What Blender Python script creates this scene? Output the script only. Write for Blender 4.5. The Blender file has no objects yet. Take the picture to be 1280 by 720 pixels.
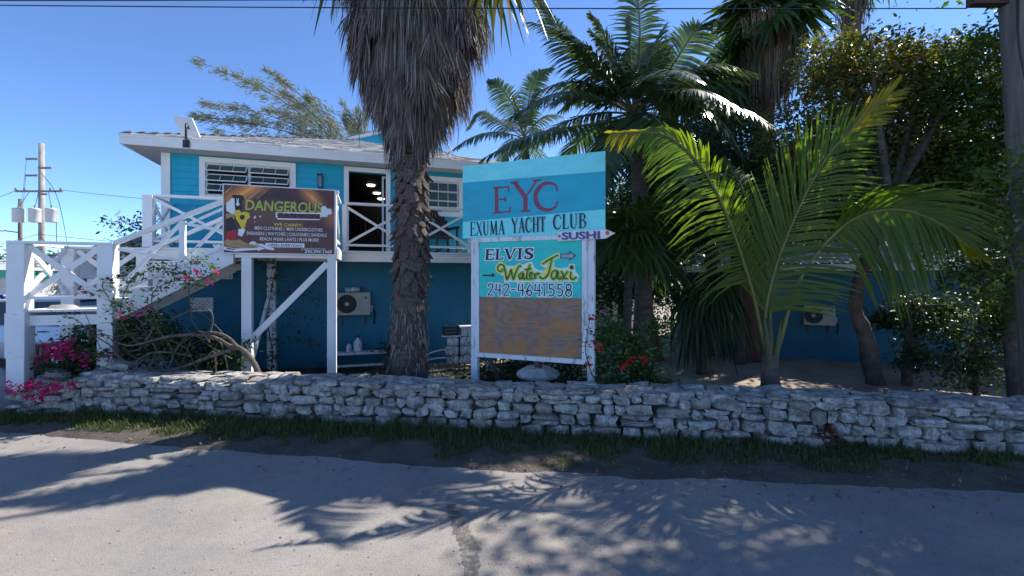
import bpy, bmesh, math, random
import numpy as np
from mathutils import Vector, Matrix
R = math.radians
random.seed(7); rng = np.random.default_rng(7)
S = bpy.context.scene
COL = S.collection
# ------------------------------------------------------------ camera, sky, sun, exposure
F = 560.0; HZ = 350.0; EYE = 2.15          # focal length in photo pixels, horizon row, eye height
cam = bpy.data.cameras.new("camera"); co = bpy.data.objects.new("camera", cam); COL.objects.link(co)
co.location = (0, 0, EYE); co.rotation_euler = (R(90), 0, 0)
cam.sensor_width = 36; cam.lens = 36 * F / 1280; cam.shift_y = -(360 - HZ) / 1280; cam.clip_end = 3000
S.camera = co
W = bpy.data.worlds.new("World"); S.world = W; W.use_nodes = True
SUN_AZ, SUN_EL = math.atan2(.80, .60), R(45)       # clockwise from +Y
bg = W.node_tree.nodes['Background']
sk = W.node_tree.nodes.new('ShaderNodeTexSky'); sk.sky_type = 'NISHITA'; sk.sun_disc = False
sk.sun_elevation = SUN_EL; sk.sun_rotation = SUN_AZ; sk.altitude = 4000; sk.air_density = .85; sk.dust_density = .05; sk.ozone_density = 3.0
tint = W.node_tree.nodes.new('ShaderNodeMix'); tint.data_type = 'RGBA'; tint.blend_type = 'MULTIPLY'; tint.inputs[0].default_value = 1
tint.inputs[7].default_value = (.86, 1.0, 1.14, 1)
W.node_tree.links.new(sk.outputs[0], tint.inputs[6]); W.node_tree.links.new(tint.outputs[2], bg.inputs[0]); bg.inputs[1].default_value = .15
sl = bpy.data.lights.new("sun", 'SUN'); sl.energy = 4.8; sl.angle = R(.5); sl.color = (1, .95, .87)
so = bpy.data.objects.new("sun", sl); COL.objects.link(so)
sd = Vector((math.sin(SUN_AZ) * math.cos(SUN_EL), math.cos(SUN_AZ) * math.cos(SUN_EL), math.sin(SUN_EL)))
so.rotation_euler = sd.to_track_quat('Z', 'Y').to_euler(); so.location = (10, 10, 20)
S.view_settings.view_transform = 'Standard'; S.view_settings.look = 'None'
S.view_settings.gamma = 1; S.view_settings.exposure = 0.9
S.render.engine = 'CYCLES'

def P(px, py, Z):            # photo pixel at a distance -> point
    return Vector(((px - 640) / F * Z, Z, EYE - (py - HZ) / F * Z))
# ------------------------------------------------------------ materials
def nt(name):
    m = bpy.data.materials.new(name); m.use_nodes = True
    t = m.node_tree; return m, t, t.nodes['Principled BSDF']
def node(t, k, **kw):
    n = t.nodes.new(k)
    for a, b in kw.items(): setattr(n, a, b)
    return n
def ramp(t, fac, stops):
    r = node(t, 'ShaderNodeValToRGB'); e = r.color_ramp.elements
    while len(e) > 1: e.remove(e[-1])
    for i, (p, c) in enumerate(stops):
        x = e[0] if i == 0 else e.new(p)
        x.position = p; x.color = (c[0], c[1], c[2], 1)
    t.links.new(fac, r.inputs[0]); return r.outputs[0]
def noise(t, scale, detail=4, rough=.55, vec=None, coord='Object', stretch=None):
    n = node(t, 'ShaderNodeTexNoise'); n.inputs['Scale'].default_value = scale
    n.inputs['Detail'].default_value = detail; n.inputs['Roughness'].default_value = rough
    if vec is None:
        tc = node(t, 'ShaderNodeTexCoord'); vec = tc.outputs[coord]
    if stretch:
        mp = node(t, 'ShaderNodeMapping'); mp.inputs['Scale'].default_value = stretch
        t.links.new(vec, mp.inputs[0]); vec = mp.outputs[0]
    t.links.new(vec, n.inputs[0]); return n.outputs[0]
def bump(t, b, h, strength=.3, dist=.02):
    n = node(t, 'ShaderNodeBump'); n.inputs['Strength'].default_value = strength; n.inputs['Distance'].default_value = dist
    t.links.new(h, n.inputs['Height']); t.links.new(n.outputs[0], b.inputs['Normal'])
def mixc(t, fac, a, b):
    n = node(t, 'ShaderNodeMix', data_type='RGBA')
    if isinstance(fac, (int, float)): n.inputs[0].default_value = fac
    else: t.links.new(fac, n.inputs[0])
    for i, x in ((6, a), (7, b)):
        if isinstance(x, tuple): n.inputs[i].default_value = (x[0], x[1], x[2], 1)
        else: t.links.new(x, n.inputs[i])
    return n.outputs[2]
def mat(name, c1, c2=None, scale=3, rough=.7, bmp=0, bscale=None, bdist=.02, stretch=None, metal=0, lo=.35, hi=.65, spec=.5, coord='Object'):
    m, t, b = nt(name); b.inputs['Roughness'].default_value = rough; b.inputs['Metallic'].default_value = metal
    b.inputs['Specular IOR Level'].default_value = spec
    b.inputs['Base Color'].default_value = (*c1, 1)
    if c2:
        t.links.new(ramp(t, noise(t, scale, 6, .6, stretch=stretch, coord=coord), [(lo, c1), (hi, c2)]), b.inputs['Base Color'])
    if bmp: bump(t, b, noise(t, bscale or scale * 4, 6, .6, stretch=stretch, coord=coord), bmp, bdist)
    return m
def leafmat(name, stops, trans=.35, tcol=None, rough=.45, spec=.4):
    m, t, b = nt(name); b.inputs['Roughness'].default_value = rough; b.inputs['Specular IOR Level'].default_value = spec
    g = node(t, 'ShaderNodeNewGeometry')
    n = len(stops)
    c = ramp(t, g.outputs['Random Per Island'], [(i / max(1, n - 1), s) for i, s in enumerate(stops)])
    t.links.new(c, b.inputs['Base Color'])
    tr = node(t, 'ShaderNodeBsdfTranslucent')
    hs = node(t, 'ShaderNodeMix', data_type='RGBA', blend_type='MULTIPLY'); hs.inputs[0].default_value = 1
    t.links.new(c, hs.inputs[6]); tc = tcol or (2.2, 2.4, .8); hs.inputs[7].default_value = (*tc, 1)
    t.links.new(hs.outputs[2], tr.inputs[0])
    mx = node(t, 'ShaderNodeMixShader'); mx.inputs[0].default_value = trans
    out = t.nodes['Material Output']
    t.links.new(b.outputs[0], mx.inputs[1]); t.links.new(tr.outputs[0], mx.inputs[2]); t.links.new(mx.outputs[0], out.inputs[0])
    return m
def emit(name, c, s):
    m, t, b = nt(name); b.inputs['Base Color'].default_value = (*c, 1)
    b.inputs['Emission Color'].default_value = (*c, 1); b.inputs['Emission Strength'].default_value = s; return m

def weathered(name, paint, under, amount=.5, stretch=(1, 1, 1), scale=5):
    m, t, b = nt(name); b.inputs['Roughness'].default_value = .65
    n1 = noise(t, scale, 8, .7, stretch=stretch)
    c = ramp(t, n1, [(amount - .04, paint), (amount + .04, under)])
    n2 = noise(t, 1.3, 3)
    c2 = mixc(t, ramp(t, n2, [(.35, (0, 0, 0)), (.7, (.25, .25, .25))]), c, (.45, .45, .43))
    t.links.new(c2, b.inputs['Base Color']); bump(t, b, n1, .15, .004); return m
white = weathered('white_paint', (.80, .80, .79), (.52, .52, .50), .66, scale=7)
white_old = weathered('peeling_white_paint', (.70, .73, .76), (.30, .28, .26), .58, (2.2, 2.2, .5), 5)
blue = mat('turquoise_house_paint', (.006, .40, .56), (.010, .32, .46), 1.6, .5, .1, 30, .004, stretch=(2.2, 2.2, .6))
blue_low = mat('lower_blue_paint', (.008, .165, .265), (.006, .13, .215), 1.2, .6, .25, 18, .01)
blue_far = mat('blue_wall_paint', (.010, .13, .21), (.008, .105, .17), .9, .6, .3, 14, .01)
black = mat('black_metal', (.015, .015, .017), None, rough=.4)
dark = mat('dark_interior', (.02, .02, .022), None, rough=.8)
glass = mat('window_glass', (.03, .045, .05), None, rough=.08, spec=.6)
glass_pale = mat('pale_tinted_glass', (.06, .10, .10), None, rough=.12, spec=.6)
alu = mat('white_aluminium', (.72, .73, .73), (.6, .6, .6), 8, .4)
shingle = mat('grey_shingles', (.46, .445, .43), (.36, .345, .335), 9, .9, .5, 60, .01)
grey_plast = mat('pale_grey_plastic', (.45, .43, .39), (.36, .34, .30), 5, .6)
concrete = mat('old_concrete', (.34, .33, .32), (.22, .215, .21), 2.5, .9, .4, 20, .02)
wood_grey = mat('weathered_pole_wood', (.17, .15, .13), (.09, .08, .07), 3, .9, .5, 14, .01, (6, 6, .35))
wood_dark = mat('dark_brown_wood', (.06, .032, .02), (.035, .02, .013), 6, .6, stretch=(3, 3, .5))
bark = mat('rough_bark', (.13, .10, .085), (.06, .047, .04), 5, .95, .8, 22, .03)
palm_bark = mat('palm_bark', (.15, .115, .095), (.075, .055, .045), 4, .95, .8, 16, .04, (1, 1, 4))
palm_red = mat('reddish_palm_bark', (.20, .095, .060), (.10, .05, .035), 4, .95, .8, 14, .04, (1, 1, 4))
boot_m = mat('palm_boot', (.17, .125, .10), (.055, .040, .033), 7, .95, .8, 30, .02, coord='Generated')
# ------------------------------------------------------------ mesh builder and tagging
class MB:
    def __init__(s): s.v = []; s.f = []
    def add(s, vs, fs):
        o = len(s.v); s.v += [tuple(x) for x in vs]; s.f += [tuple(i + o for i in f) for f in fs]; return s
    def box(s, x0, x1, y0, y1, z0, z1):
        return s.add([(x0,y0,z0),(x1,y0,z0),(x1,y1,z0),(x0,y1,z0),(x0,y0,z1),(x1,y0,z1),(x1,y1,z1),(x0,y1,z1)],
                     [(0,3,2,1),(4,5,6,7),(0,1,5,4),(1,2,6,5),(2,3,7,6),(3,0,4,7)])
    def bar(s, p, q, w, t, side=(0, 1, 0)):      # rectangular bar p->q; t measured along side, w across
        p, q = Vector(p), Vector(q); d = (q - p).normalized(); y = Vector(side); y = (y - d * y.dot(d)).normalized(); x = d.cross(y)
        vs = [c + x * sx * w / 2 + y * sy * t / 2 for c in (p, q) for sx, sy in ((-1,-1),(1,-1),(1,1),(-1,1))]
        return s.add(vs, [(3,2,1,0),(4,5,6,7),(0,1,5,4),(1,2,6,5),(2,3,7,6),(3,0,4,7)])
    def tube(s, pts, rad, n=8, cap=True):
        pts = [Vector(p) for p in pts]
        if not hasattr(rad, '__len__'): rad = [rad] * len(pts)
        o = len(s.v); ref = None
        for i, p in enumerate(pts):
            d = (pts[min(i + 1, len(pts) - 1)] - pts[max(i - 1, 0)])
            d = d.normalized() if d.length > 1e-9 else Vector((0, 0, 1))
            if ref is None:
                ref = Vector((1, 0, 0)) if abs(d.x) < .8 else Vector((0, 1, 0))
            x = (ref - d * ref.dot(d)).normalized(); ref = x; y = d.cross(x)
            for k in range(n):
                a = 2 * math.pi * k / n; s.v.append(tuple(p + (x * math.cos(a) + y * math.sin(a)) * rad[i]))
        for i in range(len(pts) - 1):
            for k in range(n):
                a, b = o + i * n + k, o + i * n + (k + 1) % n
                s.f.append((a, b, b + n, a + n))
        if cap:
            s.f.append(tuple(o + n - 1 - k for k in range(n))); e = o + (len(pts) - 1) * n; s.f.append(tuple(e + k for k in range(n)))
        return s
    def lathe(s, prof, c=(0, 0, 0), n=20):
        return s.tube([(c[0], c[1], c[2] + z) for r, z in prof], [r for r, z in prof], n) if False else s._lathe(prof, c, n)
    def _lathe(s, prof, c, n):
        o = len(s.v)
        for r, z in prof:
            for k in range(n):
                a = 2 * math.pi * k / n; s.v.append((c[0] + r * math.cos(a), c[1] + r * math.sin(a), c[2] + z))
        for i in range(len(prof) - 1):
            for k in range(n):
                a, b = o + i * n + k, o + i * n + (k + 1) % n; s.f.append((a, b, b + n, a + n))
        s.f.append(tuple(o + n - 1 - k for k in range(n))); e = o + (len(prof) - 1) * n; s.f.append(tuple(e + k for k in range(n)))
        return s
    def build(s, name, m, parent=None, smooth=False, bevel=0, **props):
        me = bpy.data.meshes.new(name); me.from_pydata(s.v, [], s.f); me.materials.append(m)
        if smooth: me.polygons.foreach_set('use_smooth', [True] * len(me.polygons))
        me.update(); return link(name, me, parent, bevel, **props)
def link(name, me, parent=None, bevel=0, **props):
    o = bpy.data.objects.new(name, me); COL.objects.link(o)
    if parent: o.parent = parent
    if bevel:
        b = o.modifiers.new('bevel', 'BEVEL'); b.width = bevel; b.segments = 2; b.limit_method = 'ANGLE'; b.angle_limit = R(40)
    for k, v in props.items(): o[k] = v
    return o
def thing(name, label, cat, loc=(0, 0, 0), rz=0, group=None):
    o = bpy.data.objects.new(name, None); COL.objects.link(o); o.empty_display_size = .2
    o.location = loc; o.rotation_euler = (0, 0, rz); o['label'] = label; o['category'] = cat
    if group: o['group'] = group
    return o
def tag(o, label, cat, group=None):
    o['label'] = label; o['category'] = cat
    if group: o['group'] = group
    return o
def np_mesh(name, V, k, m, parent=None, smooth=False, faces=None, **props):
    """V (n, verts_per_island, 3); faces = list of index tuples inside an island (all same size k)"""
    V = np.asarray(V, dtype=np.float32); n, nv = V.shape[0], V.shape[1]
    if faces is None: faces = [tuple(range(k))]
    fa = np.array(faces, dtype=np.int32)
    idx = (np.arange(n, dtype=np.int32)[:, None, None] * nv + fa[None]).reshape(-1)
    nf = n * len(faces)
    me = bpy.data.meshes.new(name); me.vertices.add(n * nv); me.vertices.foreach_set('co', V.reshape(-1))
    me.loops.add(len(idx)); me.loops.foreach_set('vertex_index', idx)
    me.polygons.add(nf); me.polygons.foreach_set('loop_start', np.arange(nf, dtype=np.int32) * k)
    me.polygons.foreach_set('loop_total', np.full(nf, k, dtype=np.int32))
    if smooth: me.polygons.foreach_set('use_smooth', np.ones(nf, dtype=bool))
    me.materials.append(m); me.update(calc_edges=True); me.validate()
    return link(name, me, parent, **props)
def unit(a): return a / np.maximum(1e-9, np.linalg.norm(a, axis=-1, keepdims=True))
def leaves_at(pts, size, aspect=.45, droop=.3, up=.4):
    """rhombic folded leaves at the given points"""
    n = len(pts); d = rng.normal(size=(n, 3)); d[:, 2] = d[:, 2] * .6 - droop; d = unit(d)
    nn = rng.normal(size=(n, 3)); nn[:, 2] += up * 2; nn = unit(nn - d * (nn * d).sum(1, keepdims=True)); sdir = np.cross(d, nn)
    L = (size * rng.uniform(.45, 1.45, n))[:, None]; w = L * aspect * rng.uniform(.75, 1.2, n)[:, None]
    p = np.asarray(pts)
    return np.stack([p, p + d * L * .45 + sdir * w * .5 + nn * L * .06, p + d * L, p + d * L * .45 - sdir * w * .5 + nn * L * .06], 1)
def blob_points(blobs, n, clump=40, spread=.22, shell=.55):
    """points gathered in clumps spread through ellipsoids (x,y,z,rx,ry,rz)"""
    vol = np.array([b[3] * b[4] * b[5] for b in blobs]) ** .8; vol = vol / vol.sum(); out = []
    for b, w in zip(blobs, vol):
        m = max(1, int(n * w / clump))
        d = unit(rng.normal(size=(m, 3))); r = rng.uniform(shell ** 3, 1, m) ** (1 / 3)
        c = np.array(b[:3]) + d * r[:, None] * np.array(b[3:6])
        sp = spread * rng.uniform(.6, 1.4, m)
        q = c[:, None] + rng.normal(size=(m, clump, 3)) * sp[:, None, None] * np.array([1, 1, .7])
        out.append(q.reshape(-1, 3))
    return np.concatenate(out)
def crv(pts, n):              # Catmull-Rom through points
    p = [Vector(x) for x in pts]; p = [p[0] * 2 - p[1]] + p + [p[-1] * 2 - p[-2]]; out = []
    for i in range(n):
        u = i / (n - 1) * (len(p) - 3); k = min(int(u), len(p) - 4); t = u - k
        a, b, c, d = p[k:k + 4]
        out.append(.5 * ((2 * b) + (c - a) * t + (2 * a - 5 * b + 4 * c - d) * t * t + (3 * b - a - 3 * c + d) * t ** 3))
    return out
# ------------------------------------------------------------ the setting: ground, road, verge, yard
def sheet(name, xs, ys, zf, m, **props):
    mb = MB(); nx = len(xs)
    for y in ys:
        for x in xs: mb.v.append((x, y, zf(x, y)))
    for j in range(len(ys) - 1):
        for i in range(nx - 1):
            a = j * nx + i; mb.f.append((a, a + 1, a + nx + 1, a + nx))
    return mb.build(name, m, smooth=True, kind='structure', **props)
from mathutils import noise as mn
def nz(x, y, s=1., k=0.): return mn.noise(Vector((x * s + k, y * s, k)))
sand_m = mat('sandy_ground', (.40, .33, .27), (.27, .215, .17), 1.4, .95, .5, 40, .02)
def road_material():
    m, t, b = nt('worn_pale_asphalt'); b.inputs['Roughness'].default_value = .85
    c = ramp(t, noise(t, .7, 5, .6), [(.3, (.225, .205, .19)), (.55, (.29, .265, .24)), (.75, (.33, .29, .25))])
    c = mixc(t, ramp(t, noise(t, .45, 7, .7), [(.48, (0,) * 3), (.66, (.6,) * 3)]), c, (.36, .30, .235))
    c = mixc(t, ramp(t, noise(t, 1.6, 8, .75, stretch=(.35, 1, 1)), [(.50, (0,) * 3), (.72, (.55,) * 3)]), c, (.17, .16, .155))
    sp = ramp(t, noise(t, 85, 4, .75), [(.30, (.45, .45, .45)), (.48, (1, 1, 1)), (.64, (1.0, 1.0, 1.0)), (.74, (1.55, 1.5, 1.45))])
    mm = node(t, 'ShaderNodeMix', data_type='RGBA', blend_type='MULTIPLY'); mm.inputs[0].default_value = 1
    t.links.new(c, mm.inputs[6]); t.links.new(sp, mm.inputs[7])
    big = ramp(t, noise(t, 9, 8, .75), [(.30, (.72, .72, .72)), (.5, (1, 1, 1))])
    m2 = node(t, 'ShaderNodeMix', data_type='RGBA', blend_type='MULTIPLY'); m2.inputs[0].default_value = .5
    t.links.new(mm.outputs[2], m2.inputs[6]); t.links.new(big, m2.inputs[7])
    t.links.new(m2.outputs[2], b.inputs['Base Color'])
    bump(t, b, noise(t, 70, 5, .75), .7, .012); return m
road_m = road_material()
ROAD_EDGE = [(-60, 14), (-20, 8.7), (-12, 7.35), (-7.4, 6.40), (-4, 5.72), (0, 5.02), (5.2, 4.54), (9, 4.25), (20, 3.3), (60, -1)]
def edge_y(x): return float(np.interp(x, [p[0] for p in ROAD_EDGE], [p[1] for p in ROAD_EDGE]))
def wall_y(x): return 6.16 - .133 * x - (max(0, -6.2 - x) * .22)        # front face of the stone wall
sheet('ground', [-900, -60, 0, 60, 900], [-60, 0, 40, 120, 1500], lambda x, y: -.05, sand_m)
xs = np.linspace(-60, 60, 121)
mb = MB()
for x in xs: mb.v += [(x, -30, 0), (x, 0, 0), (x, edge_y(x) + .35, -.004)]
for i in range(len(xs) - 1):
    for k in range(2): a = i * 3 + k; mb.f.append((a, a + 3, a + 4, a + 1))
mb.build('road', road_m, kind='structure')
dirt_m = mat('verge_dirt', (.105, .085, .07), (.055, .045, .036), 2.2, .95, .8, 30, .03)
mb = MB(); NX, NY = 360, 22; xs = np.linspace(-16, 14, NX)
for j in range(NY):
    v = j / (NY - 1)
    for x in xs:
        e = edge_y(x) - .05 + .11 * nz(x, 0, 1.1, 3) + .06 * nz(x, 1, 4, 9); w = wall_y(x) + .3
        y = e + (w - e) * v
        z = -.012 + .075 * (1 - (1 - min(1, v * 1.6)) ** 2) + .02 * nz(x, y, 2.5) * min(1, v * 5) + .010 * nz(x, y, 9) * min(1, v * 6)
        mb.v.append((x, y, z))
for j in range(NY - 1):
    for i in range(NX - 1): a = j * NX + i; mb.f.append((a, a + 1, a + NX + 1, a + NX))
verge = mb.build('verge', dirt_m, smooth=True, kind='structure')
xs = np.linspace(-16, 22, 120); ys = np.linspace(0, 1, 50)
mb = MB()
for v in ys:
    for x in xs:
        y = wall_y(x) + .2 + v * 13
        mb.v.append((x, y, -.01 + .05 * nz(x, y, .8) + .02 * nz(x, y, 3.1)))
for j in range(49):
    for i in range(119): a = j * 120 + i; mb.f.append((a, a + 1, a + 121, a + 120))
mb.build('yard', sand_m, smooth=True, kind='structure')
soil_shade_m = mat('dark_soil_and_shade', (.075, .062, .048), (.04, .036, .026), 2.4, .95, .8, 26, .03)  # dark soil; this dark sheet also stands in for shade on the yard
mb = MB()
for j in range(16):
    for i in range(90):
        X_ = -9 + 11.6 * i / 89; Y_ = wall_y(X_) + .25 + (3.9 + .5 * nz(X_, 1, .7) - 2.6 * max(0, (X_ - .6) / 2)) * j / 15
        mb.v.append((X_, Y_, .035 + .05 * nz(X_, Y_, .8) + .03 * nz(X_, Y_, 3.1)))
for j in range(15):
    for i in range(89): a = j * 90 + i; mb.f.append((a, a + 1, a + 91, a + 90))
mb.build('yard_soil_shade', soil_shade_m, smooth=True, kind='structure')
def stain_material():
    m, t, b = nt('dark_road_stain'); b.inputs['Base Color'].default_value = (.10, .095, .09, 1); b.inputs['Roughness'].default_value = .7
    tr = node(t, 'ShaderNodeBsdfTransparent'); mx = node(t, 'ShaderNodeMixShader')
    t.links.new(ramp(t, noise(t, 16, 6, .7), [(.40, (0,) * 3), (.62, (.85,) * 3)]), mx.inputs[0]); t.links.new(tr.outputs[0], mx.inputs[1]); t.links.new(b.outputs[0], mx.inputs[2])
    t.links.new(mx.outputs[0], t.nodes['Material Output'].inputs[0]); return m
stain_m = stain_material()
def blot(name, path, wid, m, z=.004, n=40):
    c = crv(path, n); mb = MB()
    for i, p in enumerate(c):
        t = (c[min(i + 1, n - 1)] - c[max(i - 1, 0)]).normalized(); s = Vector((-t.y, t.x, 0))
        w = wid * (.35 + .65 * math.sin(math.pi * min(1, (i + .5) / n)) ** .6) * (1 + .35 * nz(i * .35, 0, 1, 5))
        off = .03 * nz(i * .4, 3)
        for k in (-1, 1): q = p + s * (k * w * (1 + .3 * nz(i * .6, k * 7)) / 2 + off); mb.v.append((q.x, q.y, z))
    mb.f = [(2 * i, 2 * i + 1, 2 * i + 3, 2 * i + 2) for i in range(n - 1)]
    return mb.build(name, m, kind='structure')
blot('road_stain', [(P(562, 630, 4.3).x, 4.3, 0), (P(578, 660, 3.9).x, 3.85, 0), (P(590, 690, 3.55).x, 3.5, 0), (P(588, 725, 3.2).x, 3.15, 0)], .15, stain_m)
# ------------------------------------------------------------ dry stone wall
def stone_material():
    m, t, b = nt('limestone'); b.inputs['Roughness'].default_value = .95; b.inputs['Specular IOR Level'].default_value = .2
    tc = node(t, 'ShaderNodeTexCoord'); oi = node(t, 'ShaderNodeObjectInfo')
    ad = node(t, 'ShaderNodeVectorMath', operation='ADD'); sc = node(t, 'ShaderNodeVectorMath', operation='SCALE')
    geo = node(t, 'ShaderNodeNewGeometry')
    t.links.new(geo.outputs['Position'], ad.inputs[0]); cv = node(t, 'ShaderNodeCombineXYZ'); t.links.new(oi.outputs['Random'], cv.inputs[0])
    t.links.new(cv.outputs[0], sc.inputs[0]); sc.inputs['Scale'].default_value = 30; t.links.new(sc.outputs[0], ad.inputs[1])
    n1 = noise(t, 9, 8, .68, vec=ad.outputs[0]); n2 = noise(t, 38, 6, .7, vec=ad.outputs[0])
    base = ramp(t, oi.outputs['Random'], [(0, (.42, .38, .335)), (.25, (.57, .53, .475)), (.5, (.48, .425, .36)), (.75, (.64, .60, .545)), (1, (.35, .315, .275))])
    c = mixc(t, ramp(t, n1, [(.38, (.85,) * 3), (.58, (0,) * 3)]), base, (.15, .14, .13))
    c2 = mixc(t, ramp(t, n2, [(.32, (.7,) * 3), (.52, (0,) * 3)]), c, (.10, .095, .09))
    t.links.new(c2, b.inputs['Base Color'])
    mx = node(t, 'ShaderNodeMath', operation='ADD'); t.links.new(n1, mx.inputs[0]); t.links.new(n2, mx.inputs[1])
    bump(t, b, mx.outputs[0], .9, .025); return m
stone_m = stone_material()
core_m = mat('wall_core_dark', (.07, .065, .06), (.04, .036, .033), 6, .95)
def stone_mesh(i):
    bm = bmesh.new(); bmesh.ops.create_cube(bm, size=1); r = random.Random(i)
    bmesh.ops.subdivide_edges(bm, edges=bm.edges, cuts=1, use_grid_fill=True)
    pw = r.uniform(4.5, 9)
    for v in bm.verts:
        c = v.co * 2; l = (abs(c.x) ** pw + abs(c.y) ** pw + abs(c.z) ** pw) ** (1 / pw); c = c / l
        c += Vector((r.uniform(-1, 1), r.uniform(-1, 1), r.uniform(-1, 1))) * .21
        v.co = c * .5
    me = bpy.data.meshes.new('stone'); bm.to_mesh(me); bm.free(); me.materials.append(stone_m)
    me.polygons.foreach_set('use_smooth', [i % 5 == 0] * len(me.polygons)); return me
SM = [stone_mesh(i) for i in range(24)]
wall = thing('stone_wall', 'low dry stacked wall of pale rough limestone along the road verge', 'stone wall', (0, wall_y(0), 0))
stones = []          # (centre, size, rot, visible size)
X0, X1 = -7.75, 8.2
def prof(x):        # wall top height, tapering at its tumbled left end
    return .61 * min(1, .42 + .58 * max(0, (x + 7.75)) / 1.1) + .035 * nz(x, 0, .9, 2)
def put(x, z, w, h, d=.26, tilt=0.):
    ang = math.atan2(wall_y(x + .1) - wall_y(x - .1), .2)
    stones.append((Vector((x, wall_y(x) + d / 2 - random.uniform(0, .09), z)), (w, d, h), (random.gauss(0, .05), tilt + random.gauss(0, .045), ang + random.gauss(0, .06)), w * h))
nc = 4; fr = [0, .33, .57, .80, 1.0]
for k in range(nc):
    x = X0 + random.uniform(0, .15)
    while x < X1:
        base, top = fr[k], fr[k + 1]
        w = random.uniform(.11, .24) if random.random() < .5 else random.uniform(.25, .46)
        if k == 0: w = random.uniform(.22, .44)
        xc = x + w / 2; H = prof(xc); wob = .09 * nz(xc, k * 3.7, 1.5, 4) * (0 < k)
        wob2 = .09 * nz(xc, (k + 1) * 3.7, 1.5, 4) * (k < nc - 1)
        z0, z1 = (base + wob) * H, (top + wob2) * H
        if k == 0: z0 -= .04
        r = random.random()
        if r < .26 and z1 - z0 > .1:
            zm = z0 + (z1 - z0) * random.uniform(.4, .6)
            put(xc, (z0 + zm) / 2, w * 1.0, (zm - z0) * 1.06); put(xc, (zm + z1) / 2, w * .98, (z1 - zm) * 1.06)
        elif r < .24 and w > .24:
            f = random.uniform(.35, .65); put(x + w * f / 2, (z0 + z1) / 2, w * f, (z1 - z0) * 1.05); put(x + w * (1 + f) / 2, (z0 + z1) / 2, w * (1 - f), (z1 - z0) * 1.05)
        else: put(xc, (z0 + z1) / 2, w * 1.0, (z1 - z0) * random.uniform(.92, 1.12), tilt=.1 * random.uniform(-1, 1) * (random.random() < .3))
        x += w
for row in range(3):
    x = X0
    while x < X1:
        w = random.uniform(.2, .46); xc = x + w / 2; H = prof(xc); d = random.uniform(.16, .28)
        ang = math.atan2(wall_y(x + .1) - wall_y(x - .1), .2)
        stones.append((Vector((xc, wall_y(xc) + .09 + row * .17 + random.uniform(-.02, .03), H + random.uniform(-.01, .03))), (w * 1.04, d, random.uniform(.07, .12)),
                       (random.gauss(0, .08), random.gauss(0, .06), ang + random.gauss(0, .12)), w * d * .55)); x += w
for px, py, w, h in ((70, 512, .30, .32), (118, 512, .27, .30), (338, 520, .36, .36), (462, 500, .3, .2), (1033, 553, .34, .22), (985, 549, .3, .2), (1215, 565, .4, .2), (30, 508, .22, .22), (1165, 555, .26, .2)):
    Z = 2.15 * F / (py + 18 - HZ); p = P(px, py, Z); stones.append((Vector((p.x, wall_y(p.x) + .04, h * .42)), (w, .24, h), (0, random.gauss(0, .06), random.gauss(0, .15)), 9))
for px, py in ((60, 470), (48, 480), (140, 458)):      # tumbled stones on the left end
    p = P(px, py, 7.2); stones.append((Vector((p.x, 7.35, p.z)), (.34, .2, .12), (.2, random.gauss(.2, .1), .3), 8))
stones.sort(key=lambda q: -q[3] * (1 if -7.9 < q[0].x < 6.9 else .1))
stuff_bm = MB(); wo = Vector(wall.location)
for i, (c, sz, rot, a) in enumerate(stones):
    me = SM[random.randrange(24)]
    M = Matrix.Translation(c - wo) @ Matrix.Rotation(rot[2], 4, 'Z') @ Matrix.Rotation(rot[1], 4, 'Y') @ Matrix.Rotation(rot[0], 4, 'X') @ Matrix.Diagonal((sz[0] * .96, sz[1], sz[2] * .93, 1))
    if i < 298:
        o = bpy.data.objects.new('stone', me); COL.objects.link(o); o.parent = wall; o.matrix_local = M
    else: stuff_bm.add([M @ v.co for v in me.vertices], [tuple(p.vertices) for p in me.polygons])
stuff_bm.build('small_stone', stone_m, wall, kind='stuff')
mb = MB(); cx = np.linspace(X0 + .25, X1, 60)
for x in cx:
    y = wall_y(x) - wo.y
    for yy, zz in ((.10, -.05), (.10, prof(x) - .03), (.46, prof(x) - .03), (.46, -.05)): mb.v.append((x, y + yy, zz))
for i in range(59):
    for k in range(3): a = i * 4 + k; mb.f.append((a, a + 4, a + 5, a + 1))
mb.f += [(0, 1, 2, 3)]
mb.build('core', core_m, wall)
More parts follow.
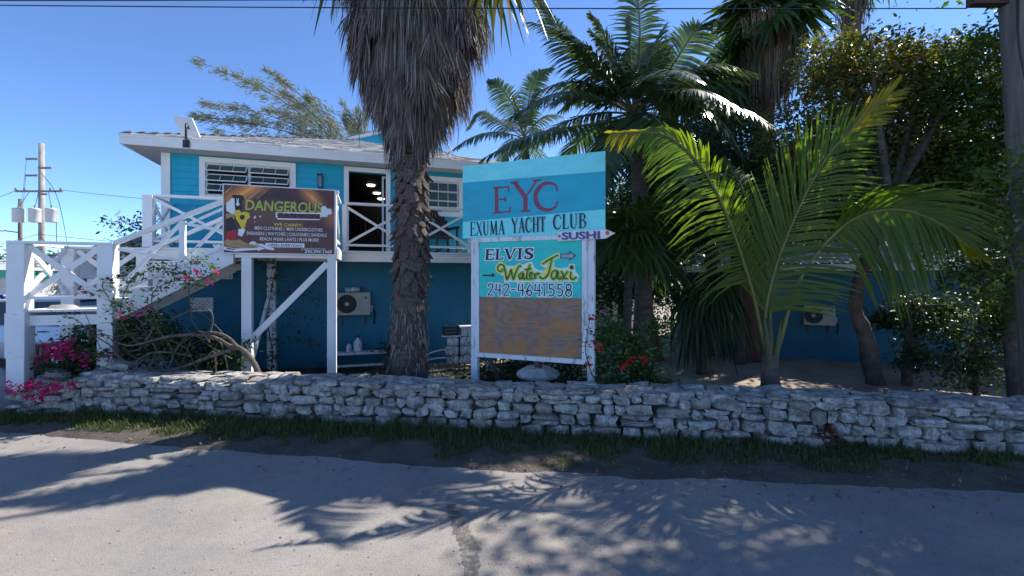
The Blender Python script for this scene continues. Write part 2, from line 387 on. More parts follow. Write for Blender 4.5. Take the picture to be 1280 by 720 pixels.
# ------------------------------------------------------------ the two-storey house (local frame: x along the front, y into the house)
HO = (-3.387, 8.7, 0); HR = R(17.5)
def HW(a, b, z): c, s = math.cos(HR), math.sin(HR); return Vector((HO[0] + a * c - b * s, HO[1] + a * s + b * c, z))
house = thing('house', 'two storey turquoise house with white trim and grey shingle roof', 'house', HO, HR)
FB = 2.4; AL, AR = -3.75, 3.9; BB = 10.2
opens = [(-2.93, -1.2, 4.07, 4.80), (.10, .98, 2.80, 4.82), (2.0, 2.83, 3.93, 4.72)]
def lap(mb, a0, a1, z0, z1, ops, pitch=.15, b=FB):
    zs = sorted(set([z0, z1] + [z for o in ops for z in o[2:]] + [z0 + i * pitch for i in range(1, int((z1 - z0) / pitch) + 1)]))
    zs = [z for z in zs if z0 <= z <= z1]
    for za, zb in zip(zs[:-1], zs[1:]):
        if zb - za < 1e-4: continue
        zm = (za + zb) / 2; segs = [(a0, a1)]
        for o in ops:
            if o[2] < zm < o[3]:
                segs = [t for s_ in segs for t in ((s_[0], min(s_[1], o[0])), (max(s_[0], o[1]), s_[1])) if t[1] - t[0] > 1e-4]
        ph = lambda z: ((z - z0) / pitch) % 1
        pa = ph(za + 1e-5); pb = ph(zb - 1e-5); oa, ob = .020 - .016 * pa, .020 - .016 * pb
        for s0, s1 in segs:
            mb.add([(s0, b, za), (s1, b, za), (s1, b - oa, za), (s0, b - oa, za), (s0, b, zb), (s1, b, zb), (s1, b - ob, zb), (s0, b - ob, zb)],
                   [(0, 3, 2, 1), (4, 5, 6, 7), (3, 7, 6, 2), (0, 4, 7, 3), (1, 2, 6, 5)])
mb = MB(); lap(mb, AL + .02, AR, 2.62, 4.97, opens); mb.build('siding', blue, house, kind='stuff')
mb = MB()      # backing wall with openings left free
for a0, a1, z0, z1 in ((AL, -2.93, 2.62, 4.97), (-2.93, -1.2, 2.62, 4.07), (-2.93, -1.2, 4.80, 4.97), (-1.2, .10, 2.62, 4.97), (.10, .98, 4.82, 4.97), (.10, .98, 2.62, 2.80), (.98, 2.0, 2.62, 4.97), (2.0, 2.83, 2.62, 3.93), (2.0, 2.83, 4.72, 4.97), (2.83, AR, 2.62, 4.97)):
    mb.box(a0, a1, FB + .001, FB + .14, z0, z1)
mb.box(AL, AL + .14, FB + .141, BB, 2.62, 4.97).box(AR - .14, AR, FB + .141, BB, 2.62, 4.97).box(AL, AR, BB, BB + .14, 2.62, 4.97)
mb.build('wall', blue, house)
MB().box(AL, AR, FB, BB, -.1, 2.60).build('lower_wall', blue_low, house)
mb = MB().box(AL + .15, AR - .15, FB + .15, BB - .01, 2.62, 2.79); mb.build('floor', wood_dark, house)
MB().box(AL + .15, AR - .15, FB + .15, BB - .01, 4.93, 4.965).build('ceiling', mat('dim_ceiling', (.06, .06, .06)), house)
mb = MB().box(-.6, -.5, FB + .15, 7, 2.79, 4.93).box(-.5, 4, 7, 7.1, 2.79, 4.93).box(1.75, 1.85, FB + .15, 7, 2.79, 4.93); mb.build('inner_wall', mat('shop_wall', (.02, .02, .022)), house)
lamp_m = emit('ceiling_lamp', (1, .93, .8), 2.2)
for a, b in ((.62, 4.4), (.8, 5.6), (.95, 6.6)): MB()._lathe([(.10, -.035), (.12, -.01), (.12, 0)], (a, b, 4.928), 16).build('ceiling_lamp', lamp_m, house)
mb = MB().box(.25, 1.5, 5.8, 6.3, 2.79, 3.65)
for k in range(4): mb.box(-.48, -.1, 3.4 + k * .7, 3.9 + k * .7, 2.79, 4.1)
mb.build('shop_counter', wood_dark, house)
clo = [mat('garment_%s' % n, c) for n, c in (('red', (.10, .01, .01)), ('tan', (.08, .05, .03)), ('white', (.12, .12, .12)))]
for k in range(9):
    MB().box(.12 + k * .14, .2 + k * .14, 6.4, 6.9, 3.5 + .05 * (k % 3), 4.25).build('garment', clo[k % 3], house, bevel=.02)
# trims
def frame(a0, a1, z0, z1, w, b0, b1, mb=None):
    mb = mb or MB(); mb.box(a0 - w, a0, b0, b1, z0 - w, z1 + w).box(a1, a1 + w, b0, b1, z0 - w, z1 + w)
    mb.box(a0 + .0005, a1 - .0005, b0, b1, z1, z1 + w).box(a0 + .0005, a1 - .0005, b0, b1, z0 - w, z0); return mb
MB().box(AL - .02, AL + .15, FB - .045, FB - .021, 2.6, 4.95).box(AL - .025, AL - .001, FB - .02, FB + .15, 2.6, 4.95).build('corner_trim', white, house, bevel=.004)
# awning windows: rows of tilted framed panes
def window(a0, a1, z0, z1, units, rows, panes, tilt, label):
    fr = frame(a0, a1, z0, z1, .12, FB - .05, FB - .0005).build('window_frame', white, house, bevel=.005, label=label)
    MB().box(a0, a1, FB + .10, FB + .12, z0, z1).build('dark_backing', dark, fr)
    mw = (a1 - a0) / units; fm = MB()
    for u in range(units):
        x0, x1 = a0 + u * mw, a0 + (u + 1) * mw
        frame(x0 + .03, x1 - .03, z0 + .03, z1 - .03, .028, FB - .01, FB + .05, fm)
    fm.build('metal_surround', alu, fr)
    for u in range(units):
        x0, x1 = a0 + u * mw + .04, a0 + (u + 1) * mw - .04; rh = (z1 - z0 - .06) / rows
        for r_ in range(rows):
            zt = z1 - .035 - r_ * rh; hh = rh * .98; dy, dz = -math.sin(tilt) * hh, -math.cos(tilt) * hh
            a = MB(); t = .022
            p = lambda x, k: (x, FB - .015 + dy * k, zt + dz * k)
            a.bar(p(x0, 0), p(x1, 0), t, .02, (0, 1, 0)).bar(p(x0, 1), p(x1, 1), t, .02, (0, 1, 0))
            for k in range(panes + 1): x = x0 + (x1 - x0) * k / panes; a.bar(p(x, .04), p(x, .96), t * (1 if k in (0, panes) else .6), .018, (0, 1, 0))
            sash = a.build('sash', alu, fr)
            for k in range(panes):
                xa, xb = x0 + (x1 - x0) * k / panes + .008, x0 + (x1 - x0) * (k + 1) / panes - .008
                MB().add([p(xa, .05), p(xb, .05), p(xb, .95), p(xa, .95)], [(0, 1, 2, 3)]).build('pane', glass_pale, fr)
    return fr
window(-2.93, -1.2, 4.07, 4.80, 2, 3, 3, R(42), 'wide window of tilted awning panes')
window(2.0, 2.83, 3.93, 4.72, 1, 3, 3, R(12), 'narrow window beside the door')
# door
MB().box(-.01, .10, FB - .05, FB - .0005, 2.8, 4.93).box(.98, 1.09, FB - .05, FB - .0005, 2.8, 4.93).box(.1005, .9795, FB - .05, FB - .0005, 4.82, 4.93).build('door_frame', white, house, bevel=.005)
d = MB(); frame(.93, 1.72, 2.86, 4.74, .045, FB + .145, FB + .18, d); d.build('sliding_door', alu, house)
MB().box(.06, .095, FB - .075, FB - .052, 3.88, 4.0).build('door_keypad', black, house)
l = MB().box(-.61, -.49, FB - .10, FB - .02, 4.66, 4.70).box(-.60, -.50, FB - .10, FB - .02, 4.36, 4.39).box(-.58, -.52, FB - .035, FB - .021, 4.39, 4.66)
for a in (-.598, -.51):
    for b in (-.098, -.04): l.box(a, a + .012, FB + b, FB + b + .012, 4.39, 4.66)
lm = l.build('wall_lamp', black, house); MB().box(-.585, -.515, FB - .085, FB - .04, 4.391, 4.655).build('lamp_glass', mat('frosted_glass', (.18, .22, .26), rough=.25), lm)
# roof: hipped, low slope
EZ, OV, SL = 5.16, .55, .36
ea0, ea1, eb0, eb1 = AL - OV, AR + OV, FB - OV, BB + OV
half = (eb1 - eb0) / 2; rz_ = EZ + half * SL; ra0, ra1, rb = ea0 + half, ea1 - half, eb0 + half
if ra1 < ra0: ra0 = ra1 = (ea0 + ea1) / 2
mb = MB().add([(ea0, eb0, EZ), (ea1, eb0, EZ), (ea1, eb1, EZ), (ea0, eb1, EZ), (ra0, rb, rz_), (ra1 + .01, rb, rz_)], [(0, 1, 5, 4), (1, 2, 5), (2, 3, 4, 5), (3, 0, 4)])
roof = mb.build('roof', shingle, house)
mb = MB(); cs = 1 / math.sqrt(1 + SL * SL)          # shingle tabs on the front and left slopes
for side in (0, 1):
    run = half; n = int(run / .17)
    for k in range(n):
        d0, d1 = k * .17, k * .17 + .19
        if side == 0: lo, hi = ea0 + d0, ea1 - d0
        else: lo, hi = eb0 + d0, eb1 - d0
        x = lo - random.uniform(0, .15)
        while x < hi:
            w = random.uniform(.2, .36); xa, xb = max(x, lo), min(x + w - .008, hi); x += w
            if xb - xa < .03: continue
            e = random.uniform(.010, .022); j = random.uniform(-.012, .012)
            g = lambda t, dd, off: (t, eb0 + dd, EZ + dd * SL + off) if side == 0 else (ea0 + dd, t, EZ + dd * SL + off)
            ya = max(-.02, d0 + j)
            mb.add([g(xa, ya, .002), g(xb, ya, .002), g(xb, ya, e), g(xa, ya, e), g(xb, min(d1, half), .004), g(xa, min(d1, half), .004)], [(0, 1, 2, 3), (3, 2, 4, 5), (0, 3, 5), (1, 4, 2)])
mb.build('shingle', shingle, roof, kind='stuff')
mb = MB().box(ea0, ea1, eb0, eb0 + .03, EZ - .215, EZ - .004).box(ea0, ea0 + .03, eb0 + .0305, eb1, EZ - .215, EZ - .004).box(ea1 - .03, ea1, eb0 + .0305, eb1, EZ - .215, EZ - .004)
mb.box(ea0 - .015, ea1 + .015, eb0 - .015, eb0 - .001, EZ - .07, EZ - .002).build('fascia', white, house, bevel=.004)
mb = MB().box(ea0 + .031, ea1 - .031, eb0 + .031, FB - .022, 4.955, 4.985).box(ea0 + .031, AL - .026, FB - .021, eb1, 4.955, 4.985); mb.build('soffit', mat('grey_soffit_paint', (.42, .43, .44), (.36, .37, .38), 3), house)
# turquoise raised gable behind the ridge
gb = 6.9; g0, g1, gz0, ap = -.75, 3.1, 6.2, .62
gz1 = 6.68; mid = (g0 + g1) / 2
MB().add([(g0, gb, gz0), (g1, gb, gz0), (g1, gb, gz1), (mid, gb, gz1 + ap), (g0, gb, gz1), (g0, gb + 3, gz0), (g1, gb + 3, gz0), (g1, gb + 3, gz1), (mid, gb + 3, gz1 + ap), (g0, gb + 3, gz1)],
         [(0, 1, 2, 3, 4), (9, 8, 7, 6, 5), (0, 4, 9, 5), (1, 6, 7, 2)]).build('upper_gable', blue, house)
mb = MB()
for s_, e in (((g0 - .25, gz1 - .085), (mid, gz1 + ap)), ((g1 + .25, gz1 - .085), (mid, gz1 + ap))):
    mb.bar((s_[0], gb - .03, s_[1] + .06), (e[0], gb - .03, e[1] + .06), .11, .06)
mb.build('gable_trim', white, house)
mb = MB().add([(g0 - .3, gb - .1, gz1 + .02), (mid, gb - .1, gz1 + ap + .13), (mid, gb + 3.2, gz1 + ap + .13), (g0 - .3, gb + 3.2, gz1 + .02)], [(0, 1, 2, 3)]).add([(g1 + .3, gb - .1, gz1 + .02), (mid, gb - .1, gz1 + ap + .13), (mid, gb + 3.2, gz1 + ap + .13), (g1 + .3, gb + 3.2, gz1 + .02)], [(3, 2, 1, 0)])
mb.build('gable_roof', shingle, house)
mb = MB().tube(crv([(2.55, eb0 + .6, 5.4), (2.62, eb0 + .45, 5.52), (2.5, eb0 + .3, 5.62), (2.32, eb0 + .25, 5.75)], 10), .022, 8); mb.build('vent_pipe', white, house, smooth=True)
# satellite panel on the roof edge
sat = thing('satellite_dish', 'flat white satellite internet panel tilted on the roof edge', 'satellite dish', HW(-3.12, eb0, 5.1), HR)
sp = MB(); c0, c1 = Vector((-.13, .42, .13)), Vector((.10, .42, .13))
sp.add([(-.36, .28, .62), (-.03, .40, .62), (.14, .48, .12), (-.19, .36, .12), (-.355, .315, .63), (-.025, .435, .63), (.145, .515, .13), (-.185, .395, .13)], [(3, 2, 1, 0), (4, 5, 6, 7), (0, 1, 5, 4), (1, 2, 6, 5), (2, 3, 7, 6), (3, 0, 4, 7)])
sp.build('panel', white, sat); MB().tube(crv([(0, -.03, -.13), (0, -.03, .25), (-.02, .05, .38), (-.06, .3, .36)], 10), .024, 8).build('mast', black, sat, smooth=True)
MB().box(-.06, .06, -.035, -.016, -.14, .02).build('bracket', black, sat)
# ------------------------------------------------------------ balcony and stair
DZ = 2.80
def post(mb, a, b, z0, z1, w=.17): return mb.box(a - w / 2, a + w / 2, b - w / 2, b + w / 2, z0, z1)
def xpanel(parent, p0, p1, zt, zb, dz=0., w=.055, mid=True):
    """cross braces between two posts; p0,p1 = (a,b); dz = rise from p0 to p1"""
    side = Vector((-(p1[1] - p0[1]), p1[0] - p0[0], 0)).normalized()
    o = side * .018
    A = Vector((p0[0], p0[1], 0)); B = Vector((p1[0], p1[1], 0))
    MB().bar(A + Vector((0, 0, zb)) + o, B + Vector((0, 0, zt + dz)) + o, w, .03, side).build('cross_brace', white, parent)
    MB().bar(A + Vector((0, 0, zt)) - o, B + Vector((0, 0, zb + dz)) - o, w, .03, side).build('cross_brace', white, parent)
def rail(parent, p0, p1, z, dz=0., w=.09, t=.05, name='rail'):
    A = Vector((p0[0], p0[1], z)); B = Vector((p1[0], p1[1], z + dz))
    side = Vector((-(p1[1] - p0[1]), p1[0] - p0[0], 0)).normalized()
    return MB().bar(A, B, t, w, side).build(name, white, parent, bevel=.004)
bal = thing('balcony', 'white railed balcony along the upper floor of the turquoise house', 'balcony', HO, HR)
DB = 1.33
n = 18; wdt = (AR - (-3.66)) / n
for k in range(7):                                   # deck boards run along the front
    b0 = DB + .0 + k * .15; MB().box(-3.70, AR, b0 - .06, b0 + .083, DZ - .035, DZ).build('deck_board', white_old if k else white, bal)
MB().box(-3.66, AR, DB - .02, DB + .03, DZ - .24, DZ - .037).build('rim_beam', white, bal, bevel=.004)
MB().box(-3.70, -3.655, DB + .031, FB - .025, DZ - .24, DZ - .037).build('side_beam', white, bal)
mb = MB()
for k in range(13): mb.box(-3.5 + k * .6, -3.46 + k * .6, DB + .031, FB - .03, DZ - .2, DZ - .037)
mb.build('joist', wood_grey, bal)
posts = [-3.58, .06, 1.47, 2.92, 3.82]
for a in posts: post(MB(), a, DB, DZ + (.0005), 3.83, .17 if a < -3 else .10).build('rail_post', white, bal, bevel=.005)
post(MB(), -2.0, DB, DZ, 3.83, .08).build('rail_post', white, bal)
for a in (-3.58, 3.4, -1.42): post(MB(), a, DB + .12, -.05, DZ - .241, .16).build('support_post', white_old, bal, bevel=.005)
for a0, a1 in ((-3.58, -2.0), (.06, 1.47), (1.47, 2.92), (2.92, 3.82)):
    w = .085 if a0 < -3 else .05
    rail(bal, (a0 + w, DB), (a1 - .05, DB), 2.93); rail(bal, (a0 - (.06 if a0 < 0 else 0), DB), (a1, DB), 3.855 if a0 > -3 else 3.83, w=.10)
    xpanel(bal, (a0 + w, DB), (a1 - .05, DB), 3.77, 2.97)
rail(bal, (-3.58, DB + .09), (-3.58, FB - .05), 3.82); rail(bal, (-3.58, DB + .09), (-3.58, FB - .05), 2.93); xpanel(bal, (-3.58, DB + .09), (-3.58, FB - .05), 3.76, 2.97)
def lattice(name, parent, a0, a1, b, z0, z1, p=.085, w=.036, sl=0.):
    mb = MB(); L = z1 - z0
    for k in range(int((a1 - a0 + L) / p) + 1):
        for sgn in (1, -1):
            s0 = a0 - L + k * p if sgn == 1 else a0 + k * p
            t0, t1 = 0, L
            xa = lambda t: s0 + sgn * t
            lo_t = max(0, (a0 - s0) * sgn if sgn == 1 else (s0 - a1)); hi_t = min(L, (a1 - s0) if sgn == 1 else (s0 - a0))
            if hi_t - lo_t < .02: continue
            mb.bar((xa(lo_t), b + .006 * sgn, z0 + lo_t), (xa(hi_t), b + .006 * sgn, z0 + hi_t), w, .01)
    frame(a0, a1, z0, z1, .03, b - .02, b + .02, mb); return mb.build(name, white, parent)
lattice('lattice_panel', bal, -3.55, -2.15, DB - .03, 2.20, 2.50)
lattice('lattice_panel', bal, -2.95, -2.6, DB + .3, 1.52, 1.75, .085, .036)
st = thing('staircase', 'white timber staircase rising to the balcony with cross braced rails', 'staircase', HO, HR)
# upper landing
MB().box(-1.85, .0, .0, DB - .062, DZ - .036, DZ - .001).build('landing_board', white_old, st)
MB().box(-1.75, .0, -.025, .024, DZ - .24, DZ - .037).build('rim_beam', white, st, bevel=.004)
MB().box(-.03, .02, .0245, DB - .021, DZ - .24, DZ - .037).build('rim_beam', white, st, bevel=.004)
for a, zt in ((-1.56, 3.83), (-.105, 3.84)): post(MB(), a, .06, -.05, zt, .165).build('support_post', white, st, bevel=.006)
rail(st, (-1.56, .06), (.02, .06), 3.865, w=.12)
rail(st, (-.06, .1), (-.06, DB), 3.86, w=.10); rail(st, (-.06, .15), (-.06, DB - .05), 2.93); xpanel(st, (-.06, .15), (-.06, DB - .05), 3.79, 2.97)
MB().bar((-1.47, .06, 1.08), (-.19, .06, 2.47), .115, .05).build('diagonal_brace', white, st, bevel=.004)
MB().bar((-1.52, .15, .55), (-1.42, 1.3, 1.9), .10, .05, (1, 0, 0)).build('diagonal_brace', white_old, st)
# flight
sa0, sa1, sz0 = -3.62, -1.78, 1.65; nr = 6
for b in (.02, DB - .16):
    m2 = MB(); rr = (DZ - sz0) / nr; tt = (sa1 - sa0) / nr; top = []
    for k in range(nr): top += [(sa0 + k * tt, sz0 + k * rr + .02), (sa0 + k * tt, sz0 + (k + 1) * rr - .04)]
    top.append((sa1, DZ - .04)); low = [(sa1, DZ - .34), (sa0 + .12, sz0 - .16), (sa0, sz0 - .16)]
    pts = top + low; nn = len(pts)
    m2.add([(p[0], b, p[1]) for p in pts] + [(p[0], b + .045, p[1]) for p in pts], [tuple(range(nn)), tuple(reversed(range(nn, 2 * nn)))] + [(i, i + nn, (i + 1) % nn + nn, (i + 1) % nn) for i in range(nn)])
    m2.build('stringer', white, st)
for k in range(nr):
    x = sa0 + k * tt; z = sz0 + (k + 1) * rr
    MB().box(x - .03, x + tt, .066, DB - .165, z - .039, z - .001).build('tread', white_old, st)
    MB().box(x, x + .02, .066, DB - .165, z - rr, z - .04).build('riser', white_old, st)
rail(st, (-3.72, .03), (-1.64, .03), 2.70, 1.03, w=.09, t=.075, name='handrail'); rail(st, (-3.5, .03), (-1.64, .03), 1.97, .93, w=.06, t=.06)
post(MB(), -2.57, .03, 2.37, 3.20, .085).build('rail_post', white, st)
xpanel(st, (-3.5, .03), (-2.61, .03), 2.68, 2.03, .47); xpanel(st, (-2.53, .03), (-1.64, .03), 3.15, 2.52, .47)
rail(st, (-3.6, DB - .12), (-2.1, DB - .12), 2.70, .8, w=.09, t=.07, name='handrail')
# lower landing
LZ = 1.66
for k in range(9): MB().box(-4.83, -3.60, -.02 + k * .15, .122 + k * .15, LZ - .035, LZ).build('landing_board', white_old, st)
for b0 in (.03, DB - .05): MB().box(-4.72, -3.70, b0, b0 + .05, LZ - .26, LZ - .09).build('rim_beam', white, st, bevel=.004)
MB().box(-4.90, -4.85, .1, DB - .1, LZ - .26, LZ - .04).build('rim_beam', white, st)
for a, b, w in ((-4.83, .05, .23), (-3.66, .05, .22), (-4.83, DB, .2), (-3.66, DB, .2)):
    post(MB(), a, b, -.05, 2.74, w).build('support_post', white, st, bevel=.008)
    MB().box(a - w / 2 - .012, a + w / 2 + .012, b - w / 2 - .012, b + w / 2 + .012, .9, LZ - .04).build('post_sleeve', white, st, bevel=.008) if a < -4 else None
MB().box(-4.95, -3.55, -.06, .16, 2.742, 2.785).build('rail_cap', white, st, bevel=.004)
MB().box(-4.95, -3.55, DB - .11, DB + .11, 2.742, 2.785).build('rail_cap', white, st, bevel=.004)
for b in (.05, DB): rail(st, (-4.72, b), (-3.77, b), 1.86); xpanel(st, (-4.72, b), (-3.77, b), 2.71, 1.90, w=.085)
rail(st, (-4.83, .15), (-4.83, DB - .1), 2.76, w=.10); rail(st, (-4.83, .15), (-4.83, DB - .1), 1.86); xpanel(st, (-4.83, .15), (-4.83, DB - .1), 2.71, 1.90, w=.085)
tag(MB().add([(-.16, -.1, 0), (.2, -.12, 0), (.24, .1, 0), (-.18, .12, 0), (-.13, -.05, .06), (.14, -.08, .075), (.17, .06, .06), (-.1, .08, .055)], [(0, 1, 5, 4), (1, 2, 6, 5), (2, 3, 7, 6), (3, 0, 4, 7), (4, 5, 6, 7)]).build('rock', concrete, smooth=True), 'small flat rock lying on the lower stair landing', 'rock').location = HW(-4.45, .35, LZ + .001)
# rocking chair on the balcony
ch = thing('rocking_chair', 'dark brown slatted rocking chair on the balcony behind the palm trunk', 'chair', HW(2.35, 1.95, DZ), HR + R(20))
MB().box(-.26, .26, -.25, .25, .40, .44).build('seat', wood_dark, ch)
for k in range(6): MB().bar((-.22 + k * .088, .24, .44), (-.22 + k * .088, .42, 1.12), .06, .02).build('slat', wood_dark, ch)
MB().bar((-.27, .42, 1.12), (.27, .42, 1.12), .07, .035).build('top_rail', wood_dark, ch)
for sx in (-1, 1):
    x = sx * .28
    MB().bar((x, -.22, .08), (x, -.22, .66), .045, .045).build('leg', wood_dark, ch); MB().bar((x, .22, .08), (x, .36, .9), .045, .045).build('leg', wood_dark, ch)
    MB().bar((x, -.30, .67), (x, .32, .66), .06, .03, (1, 0, 0)).build('armrest', wood_dark, ch)
    MB().tube(crv([(x, -.5, .12), (x, -.2, .04), (x, .2, .04), (x, .6, .14)], 10), .022, 6).build('rocker', wood_dark, ch)
# ------------------------------------------------------------ lettering tools
def txt(body, x, z, h, m, parent, width=None, y=-.004, shear=0, bold=0, align='L', name='lettering', squash=None):
    cu = bpy.data.curves.new('t', 'FONT'); cu.body = body; cu.resolution_u = 3; cu.shear = shear; cu.offset = bold
    o = bpy.data.objects.new('t', cu); COL.objects.link(o); dg = bpy.context.evaluated_depsgraph_get()
    me = bpy.data.meshes.new_from_object(o.evaluated_get(dg)); bpy.data.objects.remove(o)
    n = len(me.vertices); v = np.empty(n * 3); me.vertices.foreach_get('co', v); v = v.reshape(-1, 3)
    x0, y0 = v[:, 0].min(), v[:, 1].min(); sx0 = v[:, 0].max() - x0; sy = h / (v[:, 1].max() - y0) if squash is None else h / squash
    sx = width / sx0 if width else sy
    if align == 'C': x -= sx0 * sx / 2
    if align == 'R': x -= sx0 * sx
    q = np.stack([x + (v[:, 0] - x0) * sx, np.full(n, y), z + (v[:, 1] - (y0 if squash is None else 0)) * sy], 1)
    me.vertices.foreach_set('co', q.reshape(-1)); me.materials.clear(); me.materials.append(m); me.update()
    me.name = name; return link(name, me, parent)
class Ink:
    """flat painted strokes in the x-z plane, each a hair in front of the last so none share a plane"""
    def __init__(s, y=-.004): s.mb = MB(); s.y = y
    def stroke(s, pts, w, grow=0., smooth=0):
        if smooth: pts = [(p.x, p.y) for p in crv([(a, b, 0) for a, b in pts], smooth)]
        ws = list(w) if hasattr(w, '__len__') else [w, w]
        n = len(pts); vs = []
        for i, (x, z) in enumerate(pts):
            a, b = pts[max(i - 1, 0)], pts[min(i + 1, n - 1)]
            if 0 < i < n - 1:
                d1 = Vector((x - a[0], z - a[1])).normalized(); d2 = Vector((b[0] - x, b[1] - z)).normalized(); d = d1 + d2
                d = d.normalized() if d.length > .1 else d1; k = 1 / max(.6, math.sqrt(max(.01, (1 + d1.dot(d2)) / 2)))
            else: d = Vector((b[0] - a[0], b[1] - a[1])).normalized(); k = 1
            ext = 0
            if grow and i == 0: ext = -grow / 2
            if grow and i == n - 1: ext = grow / 2
            hw = (np.interp(i / (n - 1), np.linspace(0, 1, len(ws)), ws) + grow) / 2 * k
            nx, nz_ = -d.y, d.x
            vs += [(x + d.x * ext + nx * hw, s.y, z + d.y * ext + nz_ * hw), (x + d.x * ext - nx * hw, s.y, z + d.y * ext - nz_ * hw)]
        s.mb.add(vs, [(2 * i, 2 * i + 1, 2 * i + 3, 2 * i + 2) for i in range(n - 1)]); s.y -= .00025
    def poly(s, pts): s.mb.add([(x, s.y, z) for x, z in pts], [tuple(range(len(pts)))]); s.y -= .00025
    def build(s, name, m, parent): return s.mb.build(name, m, parent)
def arc(cx, cz, rx, rz, a0, a1, n=18): return [(cx + rx * math.cos(R(a0 + (a1 - a0) * i / (n - 1))), cz + rz * math.sin(R(a0 + (a1 - a0) * i / (n - 1)))) for i in range(n)]
K, N = 1.0, .42      # thick / thin
SERIF = {   # width, strokes (points, thickness), serifs (x, z, half width)
 'E': (.72, [([(.16, 0), (.16, 1)], K), ([(.16, .965), (.66, .965)], N), ([(.16, .52), (.52, .52)], N), ([(.16, .035), (.70, .035)], N), ([(.64, 1), (.66, .80)], N), ([(.70, 0), (.72, .22)], N), ([(.52, .42), (.52, .62)], N)], [(.16, 0, .16), (.16, 1, .16)]),
 'Y': (.86, [([(.08, 1), (.44, .46)], K), ([(.80, 1), (.44, .46)], N), ([(.44, .5), (.44, 0)], K)], [(.08, 1, .13), (.80, 1, .12), (.44, 0, .15)]),
 'C': (.84, [(arc(.47, .5, .40, .48, 48, 312, 26), (N, K, K, N)), ([(.74, .84), (.77, .66)], N), ([(.74, .16), (.77, .30)], N)], []),
 'X': (.78, [([(.08, 1), (.70, 0)], K), ([(.68, 1), (.08, 0)], N)], [(.08, 1, .12), (.68, 1, .11), (.08, 0, .11), (.70, 0, .12)]),
 'U': (.80, [([(.14, 1), (.14, .34), (.20, .12), (.36, .02), (.50, .04), (.60, .14), (.65, .34), (.65, 1)], (K, K, N, N, N))], [(.14, 1, .13), (.65, 1, .11)]),
 'M': (.98, [([(.14, 0), (.16, 1)], N), ([(.16, 1), (.48, .08)], K), ([(.48, .08), (.80, 1)], N), ([(.80, 1), (.84, 0)], K)], [(.14, 0, .11), (.84, 0, .14), (.12, 1, .07), (.86, 1, .07)]),
 'A': (.82, [([(.40, 1), (.10, 0)], N), ([(.40, 1), (.72, 0)], K), ([(.20, .34), (.60, .34)], N)], [(.10, 0, .11), (.72, 0, .14)]),
 'H': (.86, [([(.16, 0), (.16, 1)], K), ([(.70, 0), (.70, 1)], K), ([(.16, .52), (.70, .52)], N)], [(.16, 0, .14), (.16, 1, .14), (.70, 0, .14), (.70, 1, .14)]),
 'T': (.72, [([(.36, 0), (.36, 1)], K), ([(.04, .965), (.68, .965)], N), ([(.05, 1), (.03, .78)], N), ([(.67, 1), (.69, .78)], N)], [(.36, 0, .15)]),
 'L': (.66, [([(.16, 0), (.16, 1)], K), ([(.16, .035), (.60, .035)], N), ([(.60, 0), (.63, .22)], N)], [(.16, 1, .15), (.16, 0, .15)]),
 'B': (.74, [([(.16, 0), (.16, 1)], K), ([(.16, .965), (.38, .965)] + arc(.38, .755, .22, .21, 90, -90, 12) + [(.16, .545)], (N, N, K, N, N)), ([(.16, .53), (.40, .53)] + arc(.40, .28, .27, .245, 90, -90, 12) + [(.16, .035)], (N, N, K, N, N))], [(.16, 0, .15), (.16, 1, .15)]),
 'V': (.86, [([(.08, 1), (.42, 0)], K), ([(.78, 1), (.42, 0)], N)], [(.08, 1, .15), (.78, 1, .13)]),
 'I': (.42, [([(.2, 0), (.2, 1)], K)], [(.2, 0, .2), (.2, 1, .2)]),
 'S': (.72, [([(.62, .80), (.54, .95), (.36, .99), (.16, .92), (.12, .74), (.22, .60), (.44, .48), (.60, .36), (.62, .20), (.50, .06), (.30, .02), (.14, .08), (.08, .24)], (N, N, K, K, K, N, N)), ([(.62, .72), (.64, 1)], N), ([(.08, .30), (.07, 0)], N)], []),
 'D': (.8, [([(.16, 0), (.16, 1)], K), ([(.16, .965), (.34, .965)] + arc(.34, .5, .36, .465, 90, -90, 16) + [(.16, .035)], (N, K, K, N))], []),
 ' ': (.40, [], []),
 '2': (.62, [([(.06, .74), (.10, .90), (.28, 1), (.48, .92), (.52, .74), (.42, .52), (.06, .03), (.56, .03)], K)], []),
 '4': (.66, [([(.14, 1), (.08, .46), (.60, .46)], K), ([(.46, 1), (.46, 0)], K)], [(.46, 1, .1), (.46, 0, .12), (.14, 1, .1)]),
 '-': (.5, [([(.04, .5), (.42, .5)], K)], []),
 '6': (.62, [([(.46, 1), (.24, .78), (.08, .44), (.10, .16), (.28, .02), (.48, .10), (.52, .30), (.40, .46), (.22, .44), (.10, .32)], K)], []),
 '1': (.36, [([(.16, 0), (.16, 1), (.04, .84)], K)], [(.16, 0, .14)]),
 '5': (.62, [([(.52, .97), (.14, .97), (.12, .58), (.32, .62), (.50, .50), (.52, .26), (.40, .06), (.20, .02), (.06, .12)], K)], []),
 '8': (.62, [(arc(.30, .75, .20, .23, 90, 450, 20), K), (arc(.30, .27, .25, .255, 90, 450, 20), K)], [])}
def write(ink, s, x, z, h, wscale, th, grow=0., gap=.06, slant=0., serif=True, dz=0., kern=None):
    x0 = x
    for i, c in enumerate(s):
        w, stk, ser = SERIF[c]
        zz = z + dz * (x - x0); hh = h
        T = lambda p: (x + (p[0] + slant * p[1]) * h * wscale, zz + p[1] * hh)
        for pts, t in stk:
            ink.stroke([T(p) for p in pts], [q * th for q in t] if hasattr(t, '__len__') else t * th, grow)
        if serif:
            for sx, sz, hw in ser: ink.stroke([T((sx - hw, sz + (.02 if sz < .5 else -.02))), T((sx + hw, sz + (.02 if sz < .5 else -.02)))], th * .40, grow)
        x += (w + gap) * h * wscale
    return x
